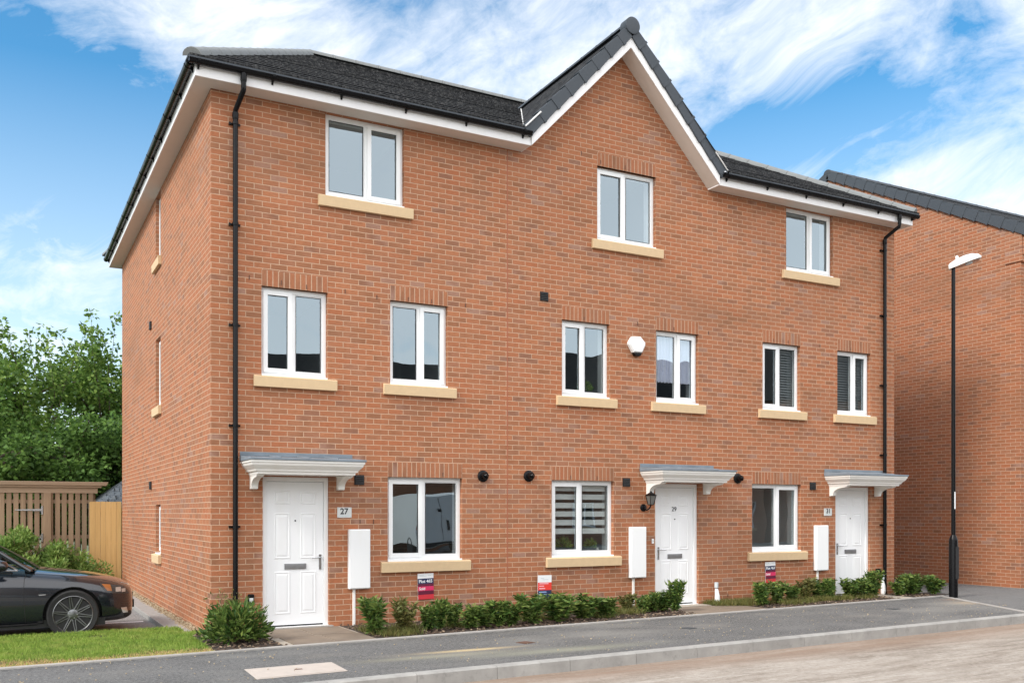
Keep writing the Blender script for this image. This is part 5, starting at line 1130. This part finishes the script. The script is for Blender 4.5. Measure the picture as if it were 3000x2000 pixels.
def wheel_mesh(parent, x, sd_):
    yo = sd_*.885
    w = MB(); P = [(.245, -.10), (.30, -.11), (.318, -.085), (.322, -.03), (.322, .03), (.318, .085), (.30, .11), (.245, .10)]
    w.lathe([(r, h*1.0+yo-sd_*.10) for r, h in P], (x, 0, .322), 'y', 48, caps=False); wh = w.build('wheel', 'tyre', parent, smooth=1)
    r_ = MB(); f_ = yo+sd_*.0; r_.lathe([(.246, f_-sd_*.0), (.240, f_+sd_*.004), (.232, f_-sd_*.004), (.228, f_-sd_*.02)], (x, 0, .322), 'y', 48, caps=False)
    ns_ = 10
    for k in range(ns_):
        t0 = 2*math.pi*(k+.25)/ns_
        for dt in (-.27, .27):
            p0 = (x+math.cos(t0)*.055, f_-sd_*.022, .322+math.sin(t0)*.055); p1 = (x+math.cos(t0+dt)*.232, f_-sd_*.006, .322+math.sin(t0+dt)*.232); r_.tube([p0, p1], [.010, .0085], 6)
    r_.lathe([(.07, f_-sd_*.03), (.065, f_-sd_*.012), (.045, f_-sd_*.005)], (x, 0, .322), 'y', 24)
    rim = r_.build('rim', 'alloy', wh, smooth=1)
    k_ = MB()
    for k in range(5): t = 2*math.pi*k/5; k_.lathe([(.009, f_-sd_*.012), (.009, f_+sd_*.001)], (x+math.cos(t)*.05, 0, .322+math.sin(t)*.05), 'y', 8)
    k_.build('wheel_nut', 'dark_metal', rim)
    d_ = MB(); d_.lathe([(.001, f_-sd_*.075), (.15, f_-sd_*.075), (.15, f_-sd_*.09)], (x, 0, .322), 'y', 32); d_.build('brake_disc', 'disc', wh); d_ = MB(); d_.lathe([(.2275, f_-sd_*.021), (.225, f_-sd_*.10), (.001, f_-sd_*.105)], (x, 0, .322), 'y', 32); d_.build('wheel_barrel', 'car_trim', wh)
for ax in AXL:
    for sd_ in (-1, 1): wheel_mesh(car, -ax, sd_)
# ------------------------------------------------------------------ across the road: mirrored in the glass, out of frame
def opposite(x0, x1, y, ze, zr, dep, label, wins):
    e = empty('opposite_house', (0, 0, 0)); tag(e, label, 'house', 'houses across the road')
    m = MB(); m.T = lambda u, d, z: (u, y-d, z); wall_grid(m, wins, x0, x1, -.2, ze); m.build('wall', 'brick_far', e, recalc=False)
    m = MB(); m.poly([(x0, y, -.2), (x0, y, ze), (x0, y-dep, ze), (x0, y-dep, -.2)]); m.poly([(x1, y, -.2), (x1, y-dep, -.2), (x1, y-dep, ze), (x1, y, ze)]); m.poly([(x0, y-dep, -.2), (x0, y-dep, ze), (x1, y-dep, ze), (x1, y-dep, -.2)])
    m.build('wall', 'brick_far', e, recalc=False)
    m = MB(); o_ = .35; hx = dep*.28; A4 = [(x0-o_, y+o_, ze), (x1+o_, y+o_, ze), (x1+o_, y-dep-o_, ze), (x0-o_, y-dep-o_, ze)]; R4 = [(x0+hx, y-dep/2, zr), (x1-hx, y-dep/2, zr)]
    m.poly([A4[1], A4[0], R4[0], R4[1]]); m.poly([A4[2], A4[1], R4[1]]); m.poly([A4[3], A4[2], R4[1], R4[0]]); m.poly([A4[0], A4[3], R4[0]]); m.poly(A4); m.build('roof', 'tile', e)
    for a, b, c, d_ in wins:
        m = MB(); m.T = lambda u, d, z: (u, y-d, z)
        m.box(a, a+.07, .04, .1, c, d_); m.box(b-.07, b, .04, .1, c, d_); m.box((a+b)/2-.04, (a+b)/2+.04, .04, .1, c+.07, d_-.07); m.box(a+.07, b-.07, .04, .1, c, c+.07); m.box(a+.07, b-.07, .04, .1, d_-.07, d_); wf = m.build('window', 'upvc', e)
        m = MB(); m.T = lambda u, d, z: (u, y-d, z); m.poly([(a, .09, c), (b, .09, c), (b, .09, d_), (a, .09, d_)]); m.build('pane', 'black_plastic', wf, recalc=False)
        m = MB(); m.T = lambda u, d, z: (u, y-d, z); m.box(a-.12, b+.12, -.06, .05, c-.15, c-.001); m.build('sill', 'sill_stone', wf)
wr = lambda xs, zs, w: [(x, x+w, z, z+1.2) for x in xs for z in zs]
opposite(-2, 19.4, -25.2, 4.9, 8.75, 8, 'two storey brick house opposite door 27, seen only mirrored in its windows', wr((0, 3.4, 7.2, 12.6, 16.4), (.9, 3.4), 1.2))
opposite(20.3, 33.6, -25.2, 5.1, 9.9, 8, 'two storey brick house opposite the middle of the terrace, seen only as a reflection', wr((21.5, 25, 29, 31.6), (.9, 3.4), 1.2))
opposite(35, 58, -25.2, 7.9, 12.6, 8.5, 'three storey brick house furthest right across the road, seen only as a reflection', wr((37, 40.5, 44, 47.5, 51, 54.5), (.9, 3.4, 5.7), 1.1))
van = empty('white_van', (12.3, -20.0, 0)); tag(van, 'white panel van seen from behind as a reflection in the ground floor window of 27', 'van')
m = MB(); m.loft([[(-.92, 0, .35), (-.97, 0, 1.0), (-.86, 0, 2.25), (.86, 0, 2.25), (.97, 0, 1.0), (.92, 0, .35)], [(-.98, -.1, .32), (-1.0, -.1, 1.0), (-.90, -.1, 2.33), (.90, -.1, 2.33), (1.0, -.1, 1.0), (.98, -.1, .32)], [(-.98, -3.7, .32), (-1.0, -3.7, 1.0), (-.88, -3.7, 2.3), (.88, -3.7, 2.3), (1.0, -3.7, 1.0), (.98, -3.7, .32)], [(-.96, -4.3, .32), (-.98, -4.3, 1.0), (-.80, -4.3, 1.5), (.80, -4.3, 1.5), (.98, -4.3, 1.0), (.96, -4.3, .32)], [(-.85, -5.0, .35), (-.85, -5.0, .8), (-.75, -5.0, 1.0), (.75, -5.0, 1.0), (.85, -5.0, .8), (.85, -5.0, .35)]])
vb = m.build('body', 'canopy_white', van, smooth=40)
m = MB(); m.box(-.006, .006, .001, .006, .5, 2.2); m.box(-.9, .9, .001, .02, .36, .46); m.build('door_seam', 'black_matte', van)
for s_ in (-1, 1):
    m = MB(); m.box(s_*.90-.05, s_*.90+.05, -.01, .02, .95, 1.55); m.build('tail_light', 'lamp_red', van, bevel=.01)
    m = MB(); m.box(s_*.25-.05, s_*.25+.05, .001, .03, 1.0, 1.3) if s_ > 0 else m.box(-.1, .02, .001, .03, 1.62, 1.74); m.build('handle', 'black_matte', van)
    for yy in (-.85, -3.9): m = MB(); m.lathe([(.2, s_*.78), (.33, s_*.78), (.33, s_*.98), (.2, s_*.99), (.05, s_*.96)], (0, yy, .33), 'x', 28); m.build('wheel', 'tyre', van, smooth=1)
m = MB(); m.poly([(-.84, -3.73, 2.22), (.84, -3.73, 2.22), (.78, -4.27, 1.56), (-.78, -4.27, 1.56)]); m.build('windscreen', 'car_glass', van)
for v_, (mi_) in enumerate(SV):
    if not used[v_]: put_shrub(v_, 6.1, -.35, .26, .2, 'lowest shrub set back against the wall between the windows of 27 and 29', 'shrubs in the long bed')
